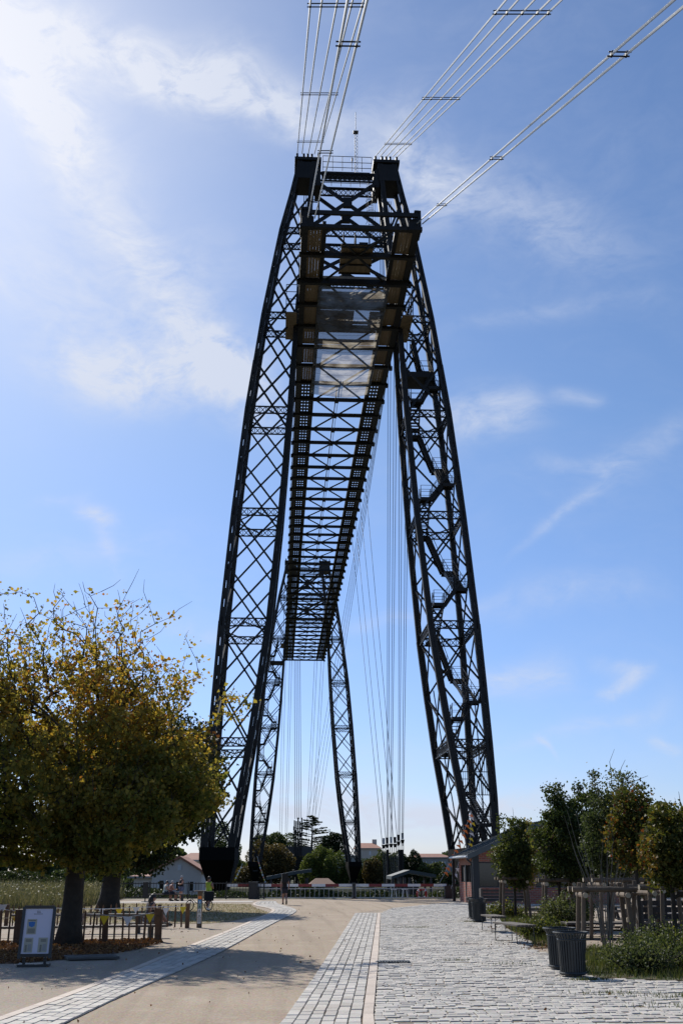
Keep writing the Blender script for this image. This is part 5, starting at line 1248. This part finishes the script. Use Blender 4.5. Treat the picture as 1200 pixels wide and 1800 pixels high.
# ================================================================== NOTICE BOARD, SIGN POST, SPEAKER
c = G(60, 1699); t = thing('notice_board', (c.x, c.y, 0), .10, 'black framed notice board with a white poster sheet at the foot of the big tree', 'notice board')
k = 20.4 * .955 / 1900; ht = .98; lean = .13; w = 25 * k * 1.02
bw = lambda u, v, d=0.0: Vector((u + v * .02, lean * v / ht - .12 + d, v))
m = MB()
for a_, b_ in (((-w, .14), (-w, ht)), ((w, .14), (w, ht)), ((-w, ht), (w, ht)), ((-w, .19), (w, .19))): m.bar(bw(*a_), bw(*b_), .05, .05, (0, 1, 0))
m.build('frame', BLACKM, t)
def pan(u0, u1, v0, v1, d, name, m_, par=t):
    return MB().add([bw(u0, v0, d), bw(u1, v0, d), bw(u1, v1, d), bw(u0, v1, d)], [(0, 1, 2, 3)]).build(name, m_, par)
m = MB(); m.box((0, -.02, .025), (.54, .36, .05)); m.box((-.18, 0, .09), (.05, .05, .12)); m.box((.18, 0, .09), (.05, .05, .12)); m.build('foot', BLACKM, t)
POST = mat('poster_white', (.52, .50, .58), .35); sh_ = MB(); sh_.hull([bw(u, v, d) for u in (-w + .02, w - .02) for v in (.2, ht - .03) for d in (-.005, .012)]); ps = sh_.build('poster_sheet', POST, t)
PBE, PBL, PDK = mat('print_beige', (.36, .34, .26), .6), mat('print_blue', (.03, .13, .36), .6), mat('print_dark', (.06, .06, .06), .6)
for v, hw in ((.905, .04), (.882, .035), (.858, .085)):
    for j in range(int(hw / .011)): pan(-hw + j * .022, -hw + j * .022 + .016, v, v + .011, -.008, 'print_line', PDK, ps)
for (u0, u1, v0, v1) in ((-.185, -.02, .53, .78), (-.20, -.05, .235, .475), (.04, .20, .235, .475)): pan(u0, u1, v0, v1, -.008, 'printed_sheet', PBE, ps)
m = MB(); m.add([bw(u, v, -.010) for u, v in ((-.165, .73), (-.15, .665), (-.10, .645), (-.055, .67), (-.05, .735), (-.10, .74))], [(0, 1, 2, 3, 4, 5)]); m.build('blue_picture', PBL, ps)
for j in range(5): pan(-.165, -.04, .55 + j * .016, .558 + j * .016, -.010, 'print_line', PDK, ps)
pan(-.165, -.04, .755, .765, -.010, 'print_line', PDK, ps)
for u in (-.13, .12):
    pan(u, u + .06, .26, .37, -.010, 'print_block', GREYWALL, ps)
    for j in range(8): pan(u - .05 + .004 * (j % 2), u - .015, .25 + j * .014, .258 + j * .014, -.010, 'print_line', PDK, ps)
    for j in range(3): pan(u - .04, u + .055, .41 + j * .016, .417 + j * .016, -.010, 'print_line', PDK, ps)
c = G(350, 1631); zt = A(350, 1567, c.y).z; t = thing('way_post', (c.x, c.y, 0), .15, 'slim wooden way post with a column of small pictogram plates beside the paved strip', 'sign post')
MB().box((0, 0, zt / 2), (.15, .10, zt)).build('post', STAKE, t); MB().box((0, .0, zt + .012), (.34, .26, .025)).build('cap', GWOOD, t)
cols = [mat('plate_orange', (.7, .2, .03), .5), mat('plate_blue', (.05, .25, .5), .5), mat('plate_green', (.25, .42, .38), .5), WHITE, WHITE, WHITE]
z = zt - .12
for i, mm in enumerate(cols):
    h = .10 if i == 0 else .125 if i < 5 else .17; p = MB().box((-.012, -.056, z - h / 2), (.10, .012, h - .01)).build('pictogram_plate', mm, t)
    if 0 < i < 5:
        m = MB(); m.lathe([(.0, .0), (.014, .006), (.0, .012)], (-.012, -.066, z - .03), 8); m.box((-.012, -.064, z - .07), (.03, .004, .045)); m.box((-.024, -.064, z - .1), (.012, .004, .03)); m.box((.002, -.064, z - .1), (.012, .004, .03)); m.build('pictogram', PDK if i != 1 else WHITE, p)
    elif i == 5:
        for j in range(4): MB().box((-.012, -.064, z - .03 - j * .03), (.07, .004, .012)).build('print_line', PDK, p)
    z -= h
MB().box((.062, -.054, zt * .55), (.018, .01, zt * .8)).build('edge_strip', CUTWOOD, t)
c = A(256, 1568, 61.5); t = thing('loudspeaker', (c.x, 61.5, 0), .1, 'tall black loudspeaker on a stand at the edge of the footpath', 'speaker')
MB().box((0, 0, .62), (.30, .32, .78)).build('cabinet', SPK, t); MB().box((0, -.17, .62), (.26, .02, .72)).build('grille', BLACKM, t); m = MB(); m.bar((0, 0, 0), (0, 0, .25), .06); m.box((0, 0, .02), (.4, .4, .04)); m.build('stand', BLACKM, t)

# ================================================================== BINS AND BENCHES
def litter_bin(label, c, h, r):
    t = thing('litter_bin', (c[0], c[1], .015), rnd.random(), label, 'trash bin', 'slatted metal trash bins'); n = 30
    MB().lathe([(0, .03), (r * .86, .03), (r * .9, h * .8), (r * .86, h * .8), (r * .8, .06)], n=20).build('liner', BLACKM, t, smooth=False)
    for i in range(n):
        a = 2 * math.pi * i / n; ca, sa = math.cos(a), math.sin(a); m = MB(); pr = [(r * .92, .05), (r, h * .84), (r * 1.01, h * .86), (r * 1.22, h * .985)]; w = r * .125
        T_ = Vector((-sa, ca, 0)) * w / 2
        for (ra, za), (rb, zb_) in zip(pr, pr[1:]):
            if rb - ra < .01 and zb_ - za < .05: continue
            pa, pb = Vector((ra * ca, ra * sa, za)), Vector((rb * ca, rb * sa, zb_)); m.bar(pa, pb, .012, w, (-sa, ca, 0)) if False else m.add([pa - T_, pa + T_, pb + T_, pb - T_, pa * 1 - T_ - Vector((ca, sa, 0)) * .012, pa + T_ - Vector((ca, sa, 0)) * .012, pb + T_ - Vector((ca, sa, 0)) * .012, pb - T_ - Vector((ca, sa, 0)) * .012], [(0, 1, 2, 3), (7, 6, 5, 4), (0, 4, 5, 1), (1, 5, 6, 2), (2, 6, 7, 3), (3, 7, 4, 0)])
        m.build('slat', BIN, t)
    for nm_, z, rr, tk in (('rim', h, r * 1.25, .013), ('upper_band', h * .84, r * .98, .014), ('lower_band', .06, r * .93, .02)):
        m = MB(); m.tube([(rr * math.cos(a), rr * math.sin(a), z) for a in np.linspace(0, 2 * math.pi, 33)], tk, 6, False); m.build(nm_, BIN, t)
    MB().lathe([(0, 0), (r * .6, 0), (r * .6, .05), (0, .05)], n=16).build('foot', BLACKM, t)
g1 = G(1007, 1719); g2 = G(989, 1707)
hb = A(1007, 1638, g1.y).z - .02
litter_bin('front trash bin of the near pair at the corner of the shrub bed', (g1.x, g1.y), hb, .215)
litter_bin('rear trash bin of the near pair, half hidden behind the front one', (g2.x, g2.y + .1), hb, .215)
g1 = G(842, 1622); g2 = G(835, 1617); hb = A(842, 1581, g1.y).z
litter_bin('front trash bin of the far pair before the brick building', (g1.x, g1.y), hb, .235)
litter_bin('rear trash bin of the far pair, with something lying on its rim', (g2.x, g2.y), hb, .235)
def steel_bench(label, c, ln, wd, h, rz):
    t = thing('steel_legged_bench', (c[0], c[1], .02), rz, label, 'bench', 'benches with thin steel legs'); n = 5
    for i in range(n): MB().box(((i - 2) * wd / n, 0, h), (wd / n - .012, ln, .035)).build('seat_board', GWOOD, t)
    for y in (-ln * .44, ln * .44):
        m = MB(); m.bar((-wd * .45, y, 0), (-wd * .45, y, h - .02), .016); m.bar((wd * .45, y, 0), (wd * .45, y, h - .02), .016); m.bar((-wd * .45, y, .008), (wd * .45, y, .008), .016); m.bar((-wd * .45, y, h - .03), (wd * .45, y, h - .03), .02); m.build('leg', BIN, t)
steel_bench('farther steel legged bench with a grey wooden top near the far bins', (G(875, 1641).x, G(875, 1641).y + .6), 1.25, .42, .40, .05)
steel_bench('nearer steel legged bench with a grey wooden top casting a dark shadow on the leaves', (G(912, 1661).x, G(912, 1661).y + .5), 1.5, .46, .40, .18)
def picnic(label, px_, ytop, Y, ln, rz=0.0, zt=None):
    c = A(px_, ytop, Y); zt = c.z; t = thing('picnic_table', (c.x, Y, .01), rz, label, 'picnic table', 'dark picnic tables among the trees')
    for i in range(5): MB().box((0, (i - 2) * .15, zt), (ln, .138, .045)).build('top_board', GWOOD if i == 0 else DWOOD, t)
    for s in (-1, 1):
        for i in range(2): MB().box((0, s * (.62 + .13 * i), zt * .6), (ln, .12, .04)).build('seat_board', DWOOD, t)
        MB().box((s * ln * .38, 0, zt * .57), (.09, 1.4, .09)).build('cross_beam', DWOOD, t); MB().box((s * ln * .38, 0, zt / 2 + .0), (.3, .12, zt - .03)).build('leg', DWOOD, t)
        for u in (-1, 1): MB().bar((s * ln * .38 + .07, u * .6, 0), (s * ln * .38 + .07, u * .28, zt - .03), .08).build('leg', DWOOD, t)
picnic('dark picnic table under the small tree before the brick building', 915, 1597, 44.5, 2.2)
picnic('dark picnic table just behind the near timber frames', 1062, 1623, 28.5, 2.1)
picnic('dark picnic table partly hidden at the right edge', 1165, 1617, 27.0, 2.0, .1)
picnic('farthest dark picnic table seen between the stakes', 1110, 1594, 40, 2.0)
# heavy timber seat on the right
c = A(1165, 1600, 25.2); t = thing('timber_bench', (c.x, 25.2, 0), -.1, 'heavy dark bench with high end posts behind the orange tree', 'bench')
for s in (-1, 1): MB().box((s * .55, 0, .48), (.12, .45, .96)).build('end_post', DWOOD, t)
MB().box((0, 0, .45), (1.0, .42, .06)).build('seat', DWOOD, t)
for j in range(3): MB().box((0, .2, .62 + j * .14), (1.0, .04, .11)).build('back_board', DWOOD, t)
for j in range(2): MB().box((-.72, 0, .55 + .28 * j), (.22, .12, .09)).build('log_end', CUTWOOD, t)
c = A(885, 1580, 50); t = thing('timber_bench', (c.x, 50, 0), 0, 'dark slatted bench back standing against the brick building', 'bench')
for s in (-1, 1): MB().box((s * 1.0, 0, .42), (.1, .4, .84)).build('end_post', DWOOD, t)
for j in range(4): MB().box((0, .15, .36 + j * .13), (1.9, .03, .10)).build('back_board', DWOOD, t)
MB().box((0, -.03, .33), (1.9, .34, .04)).build('seat', DWOOD, t)

# ================================================================== PEOPLE
SK1, SK2 = mat('skin', (.42, .23, .16), .6), mat('tanned_skin', (.26, .14, .10), .6)
HAIRD, HAIRG = mat('dark_hair', (.012, .009, .008), .6), mat('grey_hair', (.35, .33, .31), .7)
skins = []
def skin(name, pts, edges, rad, m_, parent, sub=2):
    me = bpy.data.meshes.new(name); me.from_pydata([tuple(p) for p in pts], edges, []); me.materials.append(m_); o = bpy.data.objects.new(name, me); COL.objects.link(o); o.parent = parent
    sm = o.modifiers.new('s', 'SKIN'); sm.use_smooth_shade = True
    for i, r in enumerate(rad):
        v = me.skin_vertices[0].data[i]; v.radius = r if hasattr(r, '__len__') else (r, r); v.use_root = (i == 0)
    ss = o.modifiers.new('d', 'SUBSURF'); ss.levels = ss.render_levels = sub; skins.append(o); return o
def person(label, loc, rz, s, P, top, bottom, skinm, hairm, hair='short', shoe=BLACKM, long_=False, group=None, sleeves=.5, build=1.22):
    t = thing('person', loc, rz, label, 'person', group); V = lambda k: Vector(P[k]) * s
    names = ['pelvis', 'waist', 'chest', 'neck', 'head', 'crown', 'shL', 'elL', 'wrL', 'haL', 'shR', 'elR', 'wrR', 'haR', 'hipL', 'knL', 'anL', 'toL', 'hipR', 'knR', 'anR', 'toR']
    idx = {n: i for i, n in enumerate(names)}; E_ = [('pelvis', 'waist'), ('waist', 'chest'), ('chest', 'neck'), ('neck', 'head'), ('head', 'crown'), ('chest', 'shL'), ('shL', 'elL'), ('elL', 'wrL'), ('wrL', 'haL'), ('chest', 'shR'), ('shR', 'elR'), ('elR', 'wrR'), ('wrR', 'haR'),
        ('pelvis', 'hipL'), ('hipL', 'knL'), ('knL', 'anL'), ('anL', 'toL'), ('pelvis', 'hipR'), ('hipR', 'knR'), ('knR', 'anR'), ('anR', 'toR')]
    rd = dict(pelvis=(.125, .095), waist=(.11, .085), chest=(.135, .09), neck=.052, head=.088, crown=.07, sh=.058, el=.04, wr=.027, ha=.036, hip=.085, kn=.055, an=.036, to=.034)
    rr = [rd[n] if n in rd else rd[n[:-1]] for n in names]; rr = [(x[0] * s * build, x[1] * s * build) if hasattr(x, '__len__') else x * s * (build if n[:2] in ('hi', 'sh', 'kn', 'el', 'an') else 1.08) for x, n in zip(rr, names)]
    b = skin('body', [V(n) for n in names], [(idx[a], idx[c]) for a, c in E_], rr, skinm, t)
    # five fingers on each hand
    for sd in 'LR':
        w_, h_ = V('wr' + sd), V('ha' + sd); d = (h_ - w_).normalized(); x = d.cross(Vector((0, 1, .1))).normalized(); m = MB()
        for j in range(4): a0 = h_ + x * (.014 * (j - 1.5)) * s; m.tube([a0, a0 + d * .04 * s, a0 + (d * .07 + d.cross(x) * .015) * s], [.009 * s, .008 * s, .006 * s], 5)
        m.tube([w_.lerp(h_, .5) + x * .02 * s, h_ + x * .045 * s], [.01 * s, .008 * s], 5); m.build('fingers', skinm, b)
    # face
    hd, cr = V('head'), V('crown'); f = Vector(P.get('face', (0, 1, 0))).normalized(); m = MB(); side = f.cross(Vector((0, 0, 1))).normalized()
    m.hull([hd + f * .085 * s + side * .012 * s + Vector((0, 0, .0)), hd + f * .085 * s - side * .012 * s, hd + f * .112 * s - Vector((0, 0, .012 * s)), hd + f * .08 * s + Vector((0, 0, .035 * s))]); m.build('nose', skinm, b)
    m = MB()
    for q in (-1, 1): m.lathe([(0, -.008), (.009, 0), (0, .008)], tuple(hd + f * .088 * s + side * q * .03 * s + Vector((0, 0, .03 * s))), 6)
    m.build('eyes', HAIRD, b)
    # hair
    m = MB(); c = hd * .45 + cr * .55 - f * .016 * s; R0 = .104 * s; prof = [(R0 * math.cos(a), R0 * 1.05 * math.sin(a)) for a in np.linspace(-.25, 1.5, 7)]; m.lathe(prof, tuple(c), 14)
    if hair == 'long':
        m.tube([c - f * .05 * s, c - f * .09 * s - Vector((0, 0, .14 * s)), c - f * .07 * s - Vector((0, 0, .34 * s))], [.085 * s, .09 * s, .05 * s], 10)
    if hair == 'bun': m.lathe([(0, -.05 * s), (.045 * s, 0), (0, .05 * s)], tuple(c - f * .1 * s + Vector((0, 0, .06 * s))), 10)
    m.build('hair', hairm, t, smooth=True)
    # top
    L_ = lambda a, b_, k: V(a).lerp(V(b_), k)
    pts = [V('waist'), V('chest'), L_('chest', 'neck', .45), V('shL'), L_('shL', 'elL', sleeves), V('shR'), L_('shR', 'elR', sleeves), L_('pelvis', 'waist', .25)]
    skin('top', pts, [(0, 1), (1, 2), (1, 3), (3, 4), (1, 5), (5, 6), (0, 7)], [(.13 * s * build, .105 * s * build), (.155 * s * build, .112 * s * build), (.085 * s, .08 * s), .076 * s, .062 * s, .076 * s, .062 * s, (.14 * s * build, .115 * s * build)], top, t)
    k = .95 if long_ else .75
    pts = [V('pelvis'), V('hipL'), L_('hipL', 'knL', k), V('hipR'), L_('hipR', 'knR', k)]; ed = [(0, 1), (1, 2), (0, 3), (3, 4)]; ra = [(.14 * s * build, .11 * s * build), .105 * s * build, .082 * s, .105 * s * build, .082 * s]
    skin('shorts', pts, ed, ra, bottom, t)
    for sd in 'LR':
        an_, to_ = V('an' + sd), V('to' + sd); m = MB(); d = (to_ - an_); m.hull([an_ + Vector((dx, dy, dz)) * s for dx in (-.045, .045) for dy in (-.06, .03) for dz in (-.065, .02)] + [to_ + Vector((dx, dy * .5, dz)) * s for dx in (-.042, .042) for dy in (0, .06) for dz in (-.035, .01)]); m.build('shoe', shoe, t, smooth=False)
    return t
stand = dict(pelvis=(0, 0, .93), waist=(0, .01, 1.08), chest=(0, 0, 1.30), neck=(0, -.01, 1.48), head=(0, .01, 1.58), crown=(0, 0, 1.66), shL=(-.17, 0, 1.40), elL=(-.24, -.02, 1.14), wrL=(-.25, .06, .90), haL=(-.25, .09, .82), shR=(.17, 0, 1.40), elR=(.24, -.02, 1.14), wrR=(.25, .06, .90), haR=(.25, .09, .82),
             hipL=(-.09, 0, .88), knL=(-.10, .02, .48), anL=(-.10, -.02, .08), toL=(-.12, .14, .035), hipR=(.09, 0, .88), knR=(.10, .02, .48), anR=(.10, -.02, .08), toR=(.12, .14, .035))
walk = dict(stand, hipL=(-.08, 0, .88), knL=(-.08, .16, .50), anL=(-.07, .20, .08), toL=(-.08, .36, .05), hipR=(.08, 0, .88), knR=(.08, -.08, .48), anR=(.07, -.38, .20), toR=(.07, -.30, .05), elL=(-.24, -.12, 1.16), wrL=(-.25, -.12, .92), haL=(-.25, -.11, .84), elR=(.26, .06, 1.15), wrR=(.27, .20, .97), haR=(.27, .25, .91))
sit = dict(pelvis=(0, 0, .50), waist=(0, .03, .66), chest=(0, .07, .88), neck=(0, .10, 1.05), head=(0, .15, 1.15), crown=(0, .15, 1.23), shL=(-.17, .07, .98), elL=(-.22, .18, .74), wrL=(-.12, .38, .72), haL=(-.08, .44, .74), shR=(.17, .07, .98), elR=(.22, .18, .74), wrR=(.12, .38, .72), haR=(.08, .44, .74),
           hipL=(-.09, .04, .50), knL=(-.12, .44, .50), anL=(-.12, .42, .09), toL=(-.13, .58, .035), hipR=(.09, .04, .50), knR=(.12, .44, .50), anR=(.12, .42, .09), toR=(.13, .58, .035), face=(0, 1, -.35))
sitlow = {k: (v if k == 'face' else (v[0], v[1], v[2] - .30)) for k, v in dict(sit, wrL=(-.08, .32, .80), haL=(-.03, .37, .86), wrR=(.08, .32, .80), haR=(.03, .37, .86)).items()}
sitlow.update(knL=(-.13, .42, .36), knR=(.13, .42, .36), anL=(-.12, .62, .09), toL=(-.13, .78, .035), anR=(.12, .62, .09), toR=(.13, .78, .035))
CB, CS, CG, CT, CP2 = mat('black_cloth', (.012, .012, .013), .9), mat('dark_shorts', (.02, .022, .03), .9), mat('lime_cloth', (.42, .55, .06), .8), mat('teal_pale_cloth', (.33, .38, .36), .9), mat('print_skirt', (.05, .05, .06), .9, noise=(25, -6.0), col2=(.3, .28, .28))
hs = lambda px_, y0, y1: (A(px_, y0, G(px_, y1).y).z) / 1.735
g_ = G(500, 1591); pw = person('man in black t-shirt and shorts walking away towards the barrier', (g_.x, g_.y, .02), .1, hs(500, 1537, 1591), walk, CB, CS, SK2, HAIRD)
MB().box((-.02, -.16, 1.22), (.3, .16, .42)).build('backpack', CB, pw)
g_ = G(366, 1600); person('woman in lime green top and black shorts standing by the cargo bike', (g_.x, g_.y, .015), -.7, hs(366, 1541, 1600), dict(stand, elL=(-.26, .04, 1.16), wrL=(-.12, .22, 1.10), haL=(-.06, .27, 1.12), elR=(.26, .04, 1.16), wrR=(.12, .22, 1.10), haR=(.06, .27, 1.12), anR=(.14, -.22, .08), toR=(.16, -.06, .035)), CG, CS, SK2, HAIRD, 'bun', WHITE, build=1.32)
g_ = A(318, 1580, 64.6); person('man in dark top and blue shorts standing at the iron railing', (g_.x, 64.6, .0), 2.2, A(318, 1539, 64.6).z / 1.735, dict(stand, elL=(-.22, .1, 1.16), wrL=(-.02, .2, 1.12), haL=(.04, .2, 1.12), elR=(.22, .1, 1.16), wrR=(.02, .2, 1.12), haR=(-.02, .22, 1.14)), CB, mat('blue_shorts', (.10, .13, .22), .9), SK1, HAIRG)
zsit = A(293, 1548, 63.4).z / 1.30
t = slab_bench('plain bench with two people sitting at the railing', (A(294, 1570, 63.4).x, 63.35), 2.0, .37 * zsit / .93 + .02, 0, DWOOD, .4)
person('seated person with pale grey-green top at the left on the railing bench', (A(290, 1570, 63.4).x, 63.35, 0), -1.1, zsit, sit, CT, CS, SK1, HAIRD)
person('seated person in reddish top at the right on the railing bench', (A(299, 1570, 63.4).x, 63.5, 0), -1.1, zsit, sit, mat('rose_cloth', (.22, .10, .09), .9), CS, SK1, HAIRG)
gw = A(262, 1600, 35.2); zw_ = .92
pw = person('woman with long dark hair looking at her phone, seated behind the paling fence', (gw.x, 35.2, 0), -1.0, zw_, sitlow, mat('dark_top', (.05, .04, .045), .9), CP2, SK1, HAIRD, 'long', long_=True, build=1.32)
slab_bench('low timber ledge under the seated woman with the phone', (gw.x, 35.15), 1.3, .09, .0, DWOOD, .4)
c_ = Matrix.Rotation(-1.0, 3, 'Z') @ (Vector((0, .43, .58)) * zw_); t = thing('phone', (gw.x + c_.x, 35.2 + c_.y, c_.z), -1.0, 'dark phone held by the seated woman', 'phone'); MB().box((0, 0, 0), (.07, .01, .14)).build('case', BLACKM, t); MB().box((0, -.007, 0), (.06, .004, .12)).build('screen', GLASS, t)
dg_ = bpy.context.evaluated_depsgraph_get()
for o in skins:
    me = bpy.data.meshes.new_from_object(o.evaluated_get(dg_)); o.modifiers.clear(); o.data = me
# cargo bike
g_ = G(350, 1602); t = thing('cargo_bike', (g_.x, g_.y, .015), .12, 'dark cargo bike with a big black box parked beside the woman in lime green', 'bicycle'); s = .62
def wheel(x, r):
    m = MB(); m.tube([(x + r * math.cos(a), 0, r + .02 + r * math.sin(a)) for a in np.linspace(0, 2 * math.pi, 29)], .03, 6, False); w_ = m.build('wheel', BLACKM, t); m = MB()
    for k in range(12): a = k * math.pi / 6; m.bar((x, 0, r + .02), (x + r * math.cos(a), 0, r + .02 + r * math.sin(a)), .008)
    m.build('spokes', GALV, w_); m = MB(); m.tube([(x, -.05, r + .02), (x, .05, r + .02)], .035, 8); m.build('hub', GALV, w_)
wheel(-.62, .25); wheel(.62, .25)
m = MB()
for p, q in (((-.62, 0, .27), (-.5, 0, .85)), ((-.5, 0, .6), (-.05, 0, .3)), ((-.05, 0, .3), (.1, 0, .75)), ((-.5, 0, .62), (.05, 0, .62)), ((-.05, 0, .3), (.62, 0, .27)), ((.1, 0, .6), (.62, 0, .27))): m.tube([p, q], .02, 6)
m.build('frame', BLACKM, t); m = MB(); m.tube([(-.38, -.25, .92), (-.48, -.1, .95), (-.5, 0, .9), (-.48, .1, .95), (-.38, .25, .92)], .014, 6); m.bar((-.5, 0, .8), (-.5, 0, .95), .03); m.build('handlebar', BLACKM, t)
MB().hull([(.02, -.06, .76), (.02, .06, .76), (.25, -.09, .78), (.25, .09, .78), (.1, 0, .72), (.25, 0, .73)]).build('saddle', BLACKM, t)
m = MB(); m.box((.6, 0, .72), (.62, .5, .46), taper=1.06); m.build('cargo_box', CB, t)
t.scale = (.62, .75, .8)
